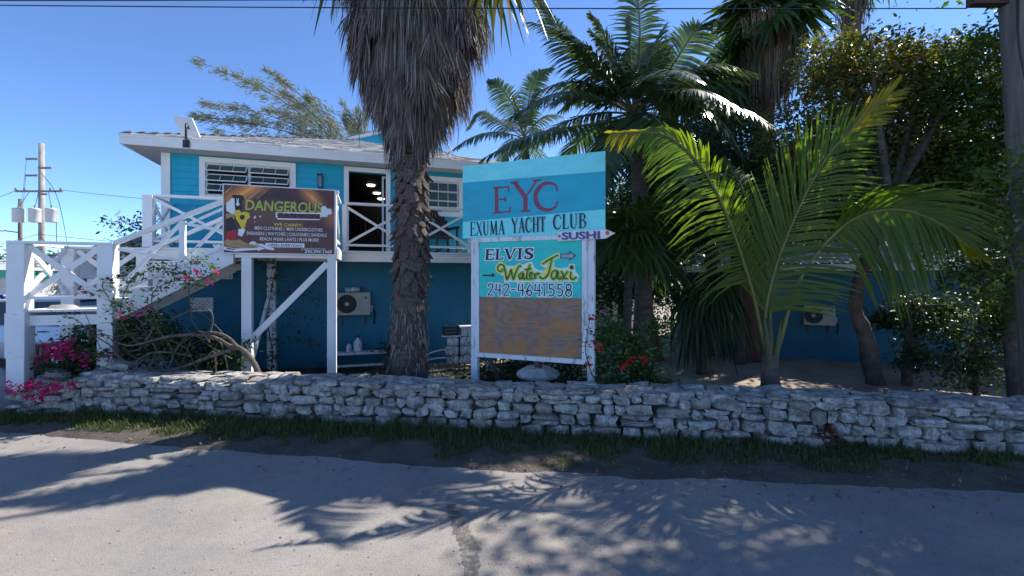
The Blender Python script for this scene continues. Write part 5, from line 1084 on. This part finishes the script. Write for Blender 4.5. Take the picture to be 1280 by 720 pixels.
leaf_part('leaf_spray', np.array([A3(P(x + random.gauss(0, 12), y + random.gauss(0, 10), 7.35) - q1) for x, y in [(230, 455), (245, 462), (215, 440), (195, 452), (265, 442)] for _ in range(60)]), .055, lf_grn, gs, aspect=.25)
leaf_part('leaf_spray', np.array([A3(P(x + random.gauss(0, 4), y + random.gauss(0, 4), 7.3) - q1) for x, y in [(184, 398), (192, 402)] for _ in range(10)]), .1, lf_grn, gs, aspect=.25)
pv = thing('climbing_vine', 'dark leafy vine climbing the rear stair post', 'vine', HW(-1.42, 1.30, 0), HR)
vine(pv, [(0, 0, 0), (.04, 0, .6), (-.05, 0, 1.3), (.03, 0, 2), (.1, -.2, 2.5), (-.5, -.6, 2.5)], lf_dark, 420, .075, .014, .07)
for z, dx, dz in ((1.9, 1.1, -.3), (1.5, 1.3, -.5), (1.2, .9, -.5), (2.2, 1.0, -.4), (.9, .9, -.2)): vine(pv, [(0, 0, z), (dx * .5, .2, z - .02 + dz * .2), (dx, .3, z + dz)], lf_dark, 55, .07, .006, .05)
blossom(pv, [(.05, -.06, .75), (.12, -.06, .6), (1.25, .2, 1.0)], .04, 10, .05, leafmat('dull_bract_vine', [(.25, .02, .06)], .3))
hb = thing('hibiscus_bush', 'bushy green hibiscus with red flowers against the right sign post', 'bush', (1.85, 6.95, 0)); q2 = Vector(hb.location)
bl = [b8(770, 425, 6.9, .36, .3, .3), b8(800, 445, 6.9, .36, .3, .34), b8(765, 465, 6.9, .34, .3, .28), b8(815, 470, 6.9, .3, .3, .2), b8(755, 410, 6.8, .16, .16, .16), b8(818, 410, 7.0, .22, .2, .16)]
leaf_part('foliage', blob_points([(b[0] - q2.x, b[1] - q2.y, b[2], *b[3:]) for b in bl], 4600, 22, .07, .35), .062, lf_shrub, hb, aspect=.6)
for k in range(9): a = random.uniform(0, 6.28); vine(hb, [(random.gauss(0, .08), random.gauss(0, .06), 0), (math.cos(a) * .2, math.sin(a) * .15, .5), (math.cos(a) * .38, math.sin(a) * .25, random.uniform(.9, 1.35))], lf_shrub, 16, .06, .014, .06)
blossom(hb, [P(x, y, 6.5) - q2 for x, y in ((740, 427), (748, 436), (783, 453), (790, 448), (778, 456), (808, 448), (735, 455), (742, 398))], .02, 9, .055, fl_red)
vine(hb, [P(745, 480, 6.6) - q2, P(732, 440, 6.5) - q2, P(738, 395, 6.5) - q2], lf_shrub, 50, .06, .01, .045)
sp_ = thing('sapling', 'thin yellow leaved sapling against the left sign post', 'plant', tuple(P(578, 476, 7.7)[:2]) + (0,)); q3 = Vector(sp_.location)
for pts in ([(572, 480), (574, 450), (583, 425), (588, 412)], [(574, 460), (582, 440), (594, 432)], [(572, 465), (562, 445), (556, 430)], [(574, 470), (590, 460), (584, 445)]): vine(sp_, [P(x, y, 7.65) - q3 for x, y in pts], lf_big, 20, .055, .006, .035)
# weeds behind the wall, ground cover, grass on the verge
def ground_leaves(name, n, xr, off, spread, size, m, zmax=.18, keep=None):
    x = rng.uniform(*xr, n); y = np.array([wall_y(v) for v in x]) + off + np.abs(rng.normal(0, spread, n)); z = rng.uniform(0, zmax, n) * rng.random(n)
    k = np.array([nz(a, b, 1.3, 7) > (-.1 if keep is None else keep) for a, b in zip(x, y)])
    return np_mesh(name, leaves_at(np.stack([x, y, z], 1)[k], size), 4, m, kind='stuff')
ground_leaves('verge_weeds', 5200, (-9, 9), -.62, .28, .04, lf_grn, .12, .02)
ground_leaves('ground_cover', 16000, (-7, 2.6), .5, 1.5, .07, lf_dark, .3, -.35)
ground_leaves('yard_weeds', 1500, (2.6, 8.5), .5, .35, .06, lf_grn, .3, .05)
nb = 85000
x = rng.uniform(-9.5, 9.5, nb); u = rng.random(nb) ** 1.15
wy = np.array([wall_y(v) for v in x]); ey = np.array([edge_y(v) for v in x]); wid = (wy - ey) * np.interp(x, [-9, -4, 0, 4, 7], [.85, .8, .92, .8, .55])
y = wy + .04 - u * wid; cl = np.array([nz(a, b, 1.7, 11) + .6 * nz(a, b, 5, 2) for a, b in zip(x, y)]); k = (cl > -.62 + .85 * u ** 1.6) | (rng.random(nb) < .06)
x, y, u, cl = x[k], y[k], u[k], cl[k]; n_ = len(x)
hgt = np.clip(rng.uniform(.03, .13, n_) * rng.uniform(.5, 1.4, n_) * (1.15 - .65 * u) * np.interp(x, [-9, -2, 2, 7], [1.1, 1.15, 1, .7]) * (1 + .5 * cl), .02, .24); an = rng.uniform(0, 6.283, n_); ln = rng.uniform(.1, .8, n_) * hgt
vv = (1 - u * wid[k] / (wy[k] - ey[k])); z0 = -.012 + .07 * (1 - (1 - np.clip(vv * 1.6, 0, 1)) ** 2) - .02
d = np.stack([np.cos(an), np.sin(an), 0 * an], 1); s_ = np.stack([-np.sin(an), np.cos(an), 0 * an], 1) * rng.uniform(.0028, .0055, n_)[:, None]
p0 = np.stack([x, y, z0], 1); up = np.array([0, 0, 1.])
p1 = p0 + d * (ln * .35)[:, None] + up * (hgt * .62)[:, None]; p2 = p0 + d * ln[:, None] + up * hgt[:, None]
np_mesh('grass', np.stack([p0 - s_, p0 + s_, p1 - s_ * .8, p1 + s_ * .8, p2 - s_ * .1, p2 + s_ * .1], 1), 4, grass_m, None, False, STRIP[:2], kind='stuff')
# loose leaves and pebbles
n_ = 2200; x = rng.uniform(-9, 9, n_); e = np.array([edge_y(v) for v in x]); y = e + rng.normal(.25, .42, n_); kk = rng.random(n_) < np.where(x > 2, 1, .35)
np_mesh('fallen_leaves', leaves_at(np.stack([x, y, np.where(y > e, .05, .012)], 1)[kk], .05, droop=.0, up=6), 4, leafmat('dry_leaf', [(.10, .06, .035), (.17, .11, .06), (.22, .16, .09)], .1), kind='stuff')
n_ = 900; V = []
for _ in range(n_):
    X_ = random.uniform(-5.5, 5.5); Y_ = random.uniform(3.0, edge_y(X_) + .3); s2 = random.choice((.004, .006, .008, .012)) * random.uniform(.7, 1.4); a = random.uniform(0, 6)
    V.append([(X_ + math.cos(a + i * 1.57) * s2 * random.uniform(.7, 1.3), Y_ + math.sin(a + i * 1.57) * s2 * random.uniform(.7, 1.3), 0.0) for i in range(4)] + [(X_ + random.gauss(0, .2) * s2, Y_, s2 * random.uniform(.5, .9))])
np_mesh('pebbles', np.array(V), 3, mat('pebble', (.34, .32, .30), (.12, .11, .10), 40, .9), None, False, [(0, 1, 4), (1, 2, 4), (2, 3, 4), (3, 0, 4)], kind='stuff')
dp = thing('dead_plant', 'brown dried plant clump hanging in the stone wall near the right', 'plant', tuple(P(1037, 535, wall_y(3.9) - .02)))
leaf_part('dead_leaf', rng.normal(0, .07, (120, 3)) * np.array([1.1, .5, 1]) + np.array([0, -.03, -.05]), .12, leafmat('rusty_leaf', [(.12, .05, .035), (.16, .08, .05), (.08, .04, .03)], .15), dp, aspect=.3)
leaf_part('leaf_spray', rng.normal(0, .05, (40, 3)) + np.array([.12, -.03, -.16]), .1, lf_grn, dp, aspect=.3)
# ------------------------------------------------------------ right-hand low building
RA = math.atan2(-.447, .894); RO = (5.2, 13.6, 0)
rbld = thing('low_building', 'low blue rendered building with white eaves behind the sandy yard', 'building', RO, RA)
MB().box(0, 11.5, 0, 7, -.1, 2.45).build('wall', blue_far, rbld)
MB().box(-.5, 12, -.62, -.585, 2.38, 2.56).box(-.5, -.465, -.5845, 7.5, 2.38, 2.56).build('fascia', white, rbld)
MB().box(-.46, 11.9, -.58, -.005, 2.40, 2.425).build('soffit', white, rbld)
mb = MB()
for k in range(84):
    x = -.55 + k * .15
    mb.add([(x, -.68, 2.565), (x + .075, -.68, 2.60), (x + .15, -.68, 2.565), (x, 4, 4.0), (x + .075, 4, 4.035), (x + .15, 4, 4.0)], [(0, 1, 4, 3), (1, 2, 5, 4)])
mb.build('roof', mat('white_metal_roof', (.62, .63, .64), (.5, .5, .5), 2, .45), rbld, kind='stuff')
MB().box(1.05, 1.10, -.05, -.001, .0, 2.3).build('downpipe', black, rbld)
def aircon(label, loc, rz, w, h):
    t = thing('air_conditioner', label, 'air conditioner', loc, rz, 'air conditioner units on the blue walls')
    MB().box(0, w, -.30, -.03, 0, h).build('casing', grey_plast, t, bevel=.02)
    c = (w * .31, -.302, h * .5); r = h * .40
    k = []
    m_ = MB()
    m_.add([(c[0] + r * math.cos(a * .2618), c[1], c[2] + r * math.sin(a * .2618)) for a in range(24)], [tuple(range(24))]).build('fan_opening', mat('fan_dark_' + label[:4], (.02, .02, .022)), t)
    g = MB()
    for q in range(1, 7): rr = r * q / 6; g.tube([(c[0] + rr * math.cos(a * .2618), c[1] - .012, c[2] + rr * math.sin(a * .2618)) for a in range(25)], .004, 4, False)
    for a in range(8): g.tube([(c[0], c[1] - .014, c[2]), (c[0] + r * math.cos(a * .785), c[1] - .014, c[2] + r * math.sin(a * .785))], .004, 4)
    g.build('grille', mat('grille_' + label[:4], (.10, .10, .10)), t); MB().add([(c[0] + .05 * math.cos(a * .524), c[1] - .02, c[2] + .05 * math.sin(a * .524)) for a in range(12)], [tuple(range(12))]).build('hub', grey_plast, t)
    for x in (.12, w - .12): MB().box(x - .02, x + .02, -.32, -.001, -.04, -.002).box(x - .02, x + .02, -.03, -.001, -.25, -.0405).build('bracket', black, t)
    MB().box(w + .001, w + .05, -.22, -.06, h * .12, h * .42).build('valve_cover', grey_plast, t, bevel=.008)
    MB().box(w * .82, w * .90, -.303, -.3005, h * .72, h * .82).build('badge', mat('badge_' + label[:4], (.12, .12, .13)), t)
    MB().tube(crv([(w + .03, -.1, h * .3), (w + .10, -.06, h * .1), (w + .08, -.03, -.25)], 8), .018, 6).build('hose', black, t, smooth=True); return t
aircon('dusty air conditioner under the balcony left of the palm trunk', HW(-.17, FB - .001, 1.30), HR, .78, .55)
p = P(1000, 409, 12.15); th_ = 3.1; aircon('air conditioner half hidden under the hanging frond at the right', (RO[0] + .894 * 3.05, RO[1] - .447 * 3.05, .95), RA, .70, .52)
t = thing('white_roll', 'short white roll lying on top of the balcony air conditioner', 'roll', HW(.02, FB - .17, 1.855), HR); MB().tube([(0, 0, .055), (.34, 0, .065)], .055, 12).build('sheet', white_old, t, smooth=True); MB().tube([(.341, 0, .065), (.40, 0, .07)], .035, 10).build('end', bark, t)
# ------------------------------------------------------------ things under the balcony
t = thing('bench', 'low white plank bench against the blue wall beside the palm trunk', 'bench', HW(-.35, 1.95, 0), HR)
MB().box(0, 1.35, -.18, .18, .40, .45).build('seat', white_old, t, bevel=.005); MB().box(.1, 1.25, -.16, -.12, .12, .17).build('rail', white_old, t)
for x in (.1, 1.22): MB().box(x, x + .05, -.15, .15, 0, .399).build('leg', wood_grey, t)
def jug(label, loc, s): t = thing('jug', label, 'jug', loc, HR, 'jugs on the bench'); MB()._lathe([(.09 * s, 0), (.10 * s, .03 * s), (.10 * s, .2 * s), (.06 * s, .27 * s), (.035 * s, .29 * s), (.035 * s, .33 * s)], (0, 0, 0), 14).build('body', white_old, t, smooth=True); MB()._lathe([(.04 * s, .331 * s), (.04 * s, .37 * s)], (0, 0, 0), 10).build('cap', black, t)
jug('larger white jug standing on the low bench', HW(.32, 1.97, .451), 1.0); jug('smaller white jug to the left on the low bench', HW(.12, 1.95, .451), .6)
t = thing('potted_plant', 'dark potted plant between the low bench and the palm trunk', 'plant', HW(1.15, 1.75, 0), HR)
MB()._lathe([(.12, 0), (.17, .3), (.18, .32), (.15, .32)], (0, 0, 0), 16).build('pot', mat('grey_pot', (.12, .12, .125)), t, smooth=True); leaf_part('foliage', rng.normal(0, .14, (260, 3)) * np.array([1.5, .8, .7]) + np.array([0, 0, .52]), .12, lf_dark, t, aspect=.3)
for i, (z, lab) in enumerate(((.135, 'lowest thick white roll of the stack by the left sign post'), (.375, 'middle thick white roll of the stack by the left sign post'), (.61, 'topmost thick white roll of the stack by the left sign post'))):
    t = thing('tarp_roll', lab, 'roll', HW(2.45, 1.85, z - .12), HR, 'white rolls stacked beside the sign'); mb = MB(); mb.tube([(x * .12 - .05 * (i % 2), .02 * math.sin(x * 2 + i), .12) for x in range(9)], [.10, .12, .118, .122, .12, .119, .121, .12, .10], 14).build('sheet', white_old, t, smooth=True)
    MB().box(.25, .29, -.123, .123, -.001, .243).build('strap', black, t)
t = thing('timber_board', 'pale plank lying on top of the stacked white rolls', 'plank', HW(2.3, 1.85, .735), HR); MB().box(0, 1.05, -.1, .1, 0, .035).build('board', white_old, t)
t = thing('storage_box', 'white box on the plank above the stacked rolls', 'box', HW(2.78, 1.85, .771), HR); MB().box(0, .4, -.12, .12, 0, .18).build('body', white_old, t, bevel=.01); MB().box(-.06, .46, -.14, .14, .181, .225).build('lid', white_old, t, bevel=.01)
t = thing('crate', 'dark slatted crate on the plank left of the white box', 'crate', HW(2.34, 1.85, .771), HR)
for k in range(3): MB().box(0, .38, -.12, -.105, .01 + k * .08, .065 + k * .08).build('slat', wood_dark, t)
MB().box(0, .38, -.104, .12, 0, .02).box(0, .02, -.104, .12, .021, .24).box(.36, .38, -.104, .12, .021, .24).build('body', wood_dark, t)
t = thing('garden_hose_frame', 'bent white pipe frame leaning beside the palm trunk', 'pipe frame', HW(1.85, 1.7, 0), HR); MB().tube(crv([(-.1, 0, .1), (.05, 0, .32), (.35, 0, .42), (.75, 0, .45)], 14), .018, 7).build('pipe', white_old, t, smooth=True); MB().tube(crv([(-.1, .1, .02), (.1, .1, .18), (.4, .1, .22), (.75, .1, .2)], 14), .018, 7).build('pipe', white_old, t, smooth=True)
t = thing('lidded_tub', 'round black tub with a grimy white lid below the club sign', 'tub', (.44, 7.55, .07))
MB()._lathe([(.27, 0), (.31, .42), (.32, .46), (.30, .46)], (0, 0, 0), 24).build('tub', black, t, smooth=True)
MB()._lathe([(.36, .461), (.37, .50), (.34, .55), (.24, .60), (.22, .615), (.08, .63), (0.001, .632)], (0, 0, 0), 10).build('lid', mat('grimy_lid', (.62, .60, .56), (.42, .40, .37), 4, .8, .3, 20), t)
t = thing('concrete_block', 'sloping grey concrete lump at the far left beside the stair post', 'concrete lump', (-8.15, 6.95, 0))
mb = MB(); mb.add([(-1.2, -.35, -.05), (.25, -.3, -.05), (.35, .4, -.05), (-1.2, .5, -.05), (-1.2, -.2, .8), (-.2, -.15, .72), (-.1, .3, .75), (-1.2, .35, .85), (.1, -.22, .3), (.22, .35, .3)], [(0, 1, 8, 5, 4), (1, 2, 9, 8), (8, 9, 6, 5), (2, 3, 7, 6, 9), (3, 0, 4, 7), (4, 5, 6, 7)]); mb.build('lump', concrete, t, bevel=.04)
t = thing('slatted_chair', 'dark slatted wooden chair below the lower stair landing', 'chair', (-8.55, 8.0, 0), R(10))
for k in range(6): MB().box(-.25 + k * .09, -.19 + k * .09, 0, .025, .55, .95).build('slat', wood_dark, t)
MB().box(-.28, .31, -.005, .035, .951, 1.0).build('top_rail', wood_dark, t); MB().box(-.28, .31, -.45, -.01, .50, .545).build('seat', wood_dark, t)
for x in (-.26, .26):
    for y in (-.42, -.04): MB().box(x, x + .04, y, y + .04, 0, .499).build('leg', wood_dark, t)
t = thing('boulder', 'grey rock on the ground behind the left end of the wall', 'rock', (-6.75, 7.55, 0)); mb = MB()
bm = bmesh.new(); bmesh.ops.create_icosphere(bm, subdivisions=2, radius=.3)
for v in bm.verts: v.co *= 1 + .25 * mn.noise(v.co * 4); v.co.z = v.co.z * .9 + .45
me = bpy.data.meshes.new('rock'); bm.to_mesh(me); bm.free(); me.materials.append(stone_m); link('rock_body', me, t)
t = thing('timber_board', 'flat grey board lying on the sand by the coconut trunk', 'plank', (4.75, 8.3, .04), R(15)); MB().box(-.3, .5, -.2, .2, 0, .05).build('board', wood_grey, t)
# white hut at the back, rear stone
t = thing('white_hut', 'small white gabled hut glimpsed behind the low fan palm', 'hut', (3.9, 18.5, 0))
MB().box(-1.3, 1.5, .6, 3, -.1, 2.5).build('wall', white_old, t)
for x in (-1.3, .55, 1.5): MB().box(x - .09, x + .09, -.09, .09, -.05, 2.55).build('post', white, t)
MB().add([(-1.7, -.4, 2.5), (.1, -.4, 3.4), (1.9, -.4, 2.5), (-1.7, 3.3, 2.5), (.1, 3.3, 3.4), (1.9, 3.3, 2.5)], [(0, 1, 4, 3), (1, 2, 5, 4), (0, 2, 1), (3, 4, 5)]).build('roof', white, t)
# ------------------------------------------------------------ poles and wires
pr = thing('timber_pole', 'thick weathered timber utility pole at the right edge', 'utility pole', (7.44, 6.25, 0))
trunk(pr, [(0, 0, -.1), (-.14, 0, 2.1), (-.38, 0, 5.9), (-.48, 0, 8.0)], [.21, .20, .19, .185], wood_grey, 18, .004, name='pole')
MB().box(-1.05, -.55, -.06, .06, 5.98, 6.10).build('crossarm', wood_dark, pr)
for pts in ([(-.55, -.15, 6.1), (-.60, -.2, 5.4), (-.48, -.21, 4.6), (-.38, -.22, 3.2), (-.30, -.22, 1.2)], [(-.25, -.2, 7), (-.40, -.21, 5.2), (-.2, -.22, 4), (-.18, -.22, 1.0)]): MB().tube(crv(pts, 24), .014, 6).build('cable', black, pr, smooth=True)
def wire(label, a, b, sag, r=.012, group=None):
    a, b = Vector(a), Vector(b); n = 24; o = MB().tube([a.lerp(b, i / n) - Vector((0, 0, sag * 4 * (i / n) * (1 - i / n))) for i in range(n + 1)], r, 5).build('overhead_wire', black, None, smooth=True); return tag(o, label, 'wire', group)
wire('topmost thick overhead wire crossing the top of the picture', (6.4, 6.22, 6.12), (-24, 6.3, 6.2), .10, .011); wire('thin overhead wire just under the topmost thick wire', (6.4, 6.3, 5.97), (-24, 6.9, 6.65), .10, .008)
up = thing('utility_pole', 'grey utility pole with crossarms and three transformers on the left', 'utility pole', (-31.5, 30, 0))
MB().tube([(0, 0, -.1), (0, 0, 11.3)], [.2, .15], 12).build('pole', mat('silver_pole', (.35, .33, .31), (.24, .22, .2), 3, .8), up, smooth=True)
arm_m = mat('crossarm_grey', (.20, .19, .18))
for z, x0, x1 in ((10.2, -.8, 0), (9.6, 0, .9), (9.1, -.85, 0), (8.05, -1.5, 1.6), (7.85, 0, .6)): MB().box(x0, x1, -.26, -.16, z - .06, z + .06).build('crossarm', arm_m, up)
for x in (-1.05, 0.02, 1.12):
    o = MB()._lathe([(.30, 5.95), (.31, 6.0), (.31, 6.75), (.33, 6.78), (.30, 6.86), (.1, 6.9)], (x, -.45, 0), 16).build('transformer', mat('transformer_grey', (.52, .54, .55)), up, smooth=True); MB()._lathe([(.04, 6.901), (.06, 6.98), (.03, 7.1)], (x, -.45, 0), 8).build('bushing', arm_m, o)
    MB().tube([(x, -.45, 6.9), (x * .6, -.2, 8.0)], .02, 4).build('lead', black, up)
for x in (-1.5, -.9, .8, 1.5): MB()._lathe([(.05, 8.111), (.07, 8.2), (.03, 8.3)], (x, -.21, 0), 8).build('insulator', arm_m, up)
for pts in ([(.1, -.2, 9.4), (1.4, -.3, 7.5), (2, 0, 3)], [(.1, -.2, 5), (1.2, -.3, 4.3), (1.4, -.4, 6)], [(-.2, -.2, 3.6), (-1.0, -.3, 4.4), (-1.05, -.4, 5.95)]): MB().tube(crv(pts, 12), .02, 4).build('cable', black, up)
lp = thing('street_lamp', 'slim distant pole with a street lamp arm left of the transformers', 'street lamp', (-49.4, 45, 0))
MB().tube([(0, 0, -.1), (0, 0, 10.3)], [.22, .15], 10).build('pole', wood_grey, lp, smooth=True); MB().tube([(0, 0, 6.9), (-1.4, -.3, 7.1)], .07, 6).build('arm', arm_m, lp); MB()._lathe([(.25, 7.0), (.35, 7.08), (.2, 7.2)], (-1.6, -.35, 0), 10).build('lamp_head', grey_plast, lp); MB().box(-.3, .25, -.3, .3, 2.8, 3.6).build('meter_box', arm_m, lp)
for i, (z, s_, lab) in enumerate(((8.15, .4, 'upper'), (5.2, .5, 'middle'), (3.7, .4, 'lower'))):
    wire('%s distant wire from the transformer pole towards the house' % lab, (-31.5 + 1.4 * (i == 0), 29.8, z), (-9, 34 + i, z - .6), s_, .016); wire('%s distant wire running left from the transformer pole' % lab, (-31.5 - 1.4 * (i == 0), 29.8, z), (-60, 44, z - .4), s_, .018)
for i, x in enumerate((-.8, -.85)): wire('thin slack wire %s between the pole top and the street lamp' % ('highest' if i == 0 else 'second highest'), (-31.5 + x, 29.8, 10.2 - i * 1.1), (-49.4, 45, 9.6 - i * 1.6), .5, .014)
# ------------------------------------------------------------ far left: houses and car
t = thing('shingled_cottage', 'small pale cottage with dark hipped roof beyond the stair', 'house', (-12.6, 15.5, 0), R(12)); cw = mat('pale_grey_wall', (.50, .50, .51), (.42, .42, .43), 3)
MB().box(-2.6, 1.6, 0, 4, -.1, 2.9).build('wall', cw, t)
MB().add([(-3.0, -.4, 2.88), (2.0, -.4, 2.88), (2.0, 4.4, 2.88), (-3.0, 4.4, 2.88), (-.9, 2, 3.9), (-.1, 2, 3.9)], [(0, 1, 5, 4), (1, 2, 5), (2, 3, 4, 5), (3, 0, 4), (3, 2, 1, 0)]).build('roof', mat('dark_roof', (.13, .135, .14), (.09, .09, .095), 6, .9), t)
for x in (-1.7, .2): f_ = frame(x, x + .9, 1.0, 2.1, .08, -.04, -.001).build('window', white, t); MB().box(x, x + .9, -.012, -.002, 1.0, 2.1).build('pane', glass, f_)
for k in range(7): MB().box(-2.45 + k * .1, -2.37 + k * .1, -.05, -.012, .9, 2.2).build('shutter_slat', mat('green_shutter_%d' % k, (.02, .12, .07)), t)
t = thing('teal_roofed_shop', 'distant white shop with a sea green roof band at the far left', 'shop', (-33.5, 27, 0))
MB().box(-6, 3.1, 0, 5, -.1, 2.3).build('wall', cw, t); MB().box(-6.3, 3.4, -.35, 5.2, 2.3, 2.75).build('roof_band', mat('sea_green_band', (.02, .36, .25)), t, bevel=.03)
MB().add([(-6.4, -.4, 2.751), (3.5, -.4, 2.751), (3.5, 5.3, 2.751), (-6.4, 5.3, 2.751), (-4, 2.5, 3.5), (1, 2.5, 3.5)], [(0, 1, 5, 4), (1, 2, 5), (2, 3, 4, 5), (3, 0, 4)]).build('roof', mat('light_roof', (.5, .5, .48)), t)
for x in (-4.5, -1.6, 1.0): f_ = frame(x, x + 1.3, .6, 1.8, .08, -.05, -.001).build('window', white, t); MB().box(x, x + 1.3, -.012, -.002, .6, 1.8).build('pane', glass, f_)
def car(label, loc, rz, paint):
    t = thing('parked_car', label, 'car', loc, rz)
    # side profile sections (x, z low, z high, half width)
    prof_ = [(-2.2, .42, .78, .70), (-2.1, .35, .98, .80), (-1.2, .28, 1.06, .87), (-.2, .26, 1.08, .89), (.9, .26, 1.05, .89), (1.7, .28, 1.0, .86), (2.1, .36, .92, .80), (2.2, .45, .75, .70)]
    mb = MB()
    for x, a, b, w in prof_:
        mb.v += [(x, -w * .94, a), (x, -w, (a + b) / 2), (x, -w * .93, b), (x, w * .93, b), (x, w, (a + b) / 2), (x, w * .94, a)]
    for i in range(7):
        for k in range(6): a = i * 6 + k; b = i * 6 + (k + 1) % 6; mb.f.append((a, b, b + 6, a + 6))
    mb.f += [tuple(reversed(range(6))), tuple(range(42, 48))]; mb.build('body', paint, t, smooth=False, bevel=.03)
    cab = [(-1.15, 1.06, .80), (-.45, 1.60, .66), (1.35, 1.62, .66), (1.95, 1.02, .78)]
    mb = MB()
    for x, z, w in cab: mb.v += [(x, -w, z), (x, w, z)]
    mb.v += [(-1.15, -.8, 1.0), (-1.15, .8, 1.0), (1.95, -.78, .98), (1.95, .78, .98)]
    mb.f += [(0, 1, 3, 2), (2, 3, 5, 4), (4, 5, 7, 6), (0, 2, 4, 6), (7, 5, 3, 1)]; mb.build('cabin_glass', glass, t)
    MB().box(-.5, 1.4, -.67, .67, 1.605, 1.66).build('roof', paint, t, bevel=.025)
    for sy in (-1, 1):
        for a, b in (((-1.18, .81, 1.05), (-.46, .67, 1.62)), ((.35, .83, 1.05), (.35, .675, 1.62)), ((1.38, .67, 1.62), (1.97, .79, 1.01))): MB().bar((a[0], sy * a[1], a[2]), (b[0], sy * b[1], b[2]), .07, .03).build('pillar', paint, t)
        o = MB().box(-.85, -.65, sy * .98 - .09, sy * .98 + .09, 1.05, 1.2).build('mirror', paint, t, bevel=.03); MB().bar((-.75, sy * .80, 1.1), (-.75, sy * .90, 1.1), .04, .04, (0, 0, 1)).build('mirror_arm', black, o)
        MB().box(-2.19, -2.05, sy * .6 - .14, sy * .6 + .14, .72, .86).build('headlight', grey_plast, t, bevel=.02); MB().box(2.06, 2.2, sy * .62 - .12, sy * .62 + .12, .75, .92).build('tail_light', fl_red, t, bevel=.02)
        for x in (-.05, 1.0): MB().box(x, x + .16, sy * .9 - .012, sy * .9 + .012, .88, .91).build('door_handle', black, t)
        for x in (-1.4, 1.4):
            wh = MB()._wheel(x, sy * .80, .33) if False else None
            o = MB().tube([(x, sy * .70, .33), (x, sy * .90, .33)], .33, 20).build('tyre', black, t, smooth=False); MB().tube([(x, sy * .901, .33), (x, sy * .915, .33)], .2, 14).build('rim', alu, o)
    MB().box(-2.26, -2.14, -.75, .75, .36, .56).build('bumper', black, t, bevel=.03); MB().box(2.14, 2.26, -.75, .75, .36, .56).build('bumper', black, t, bevel=.03); return t
car('silver blue car parked behind the lower stair landing', (-12.6, 11.6, 0), R(8), mat('silver_blue_car_paint', (.42, .44, .52), rough=.25, metal=.3))
car('small blue car parked further back at the far left', (-19.5, 15.5, 0), R(-15), mat('blue_car_paint', (.03, .10, .30), rough=.25))
t = thing('red_stall', 'red and white sunlit stall front at the far left', 'stall', (-19.8, 18.5, 0)); MB().box(-2.6, .4, 0, 1.4, .9, 1.5).build('counter', mat('red_board', (.5, .06, .06), (.6, .5, .48), 2.5), t); MB().box(-2.6, .4, .02, 1.38, 0, .899).build('base', white_old, t)
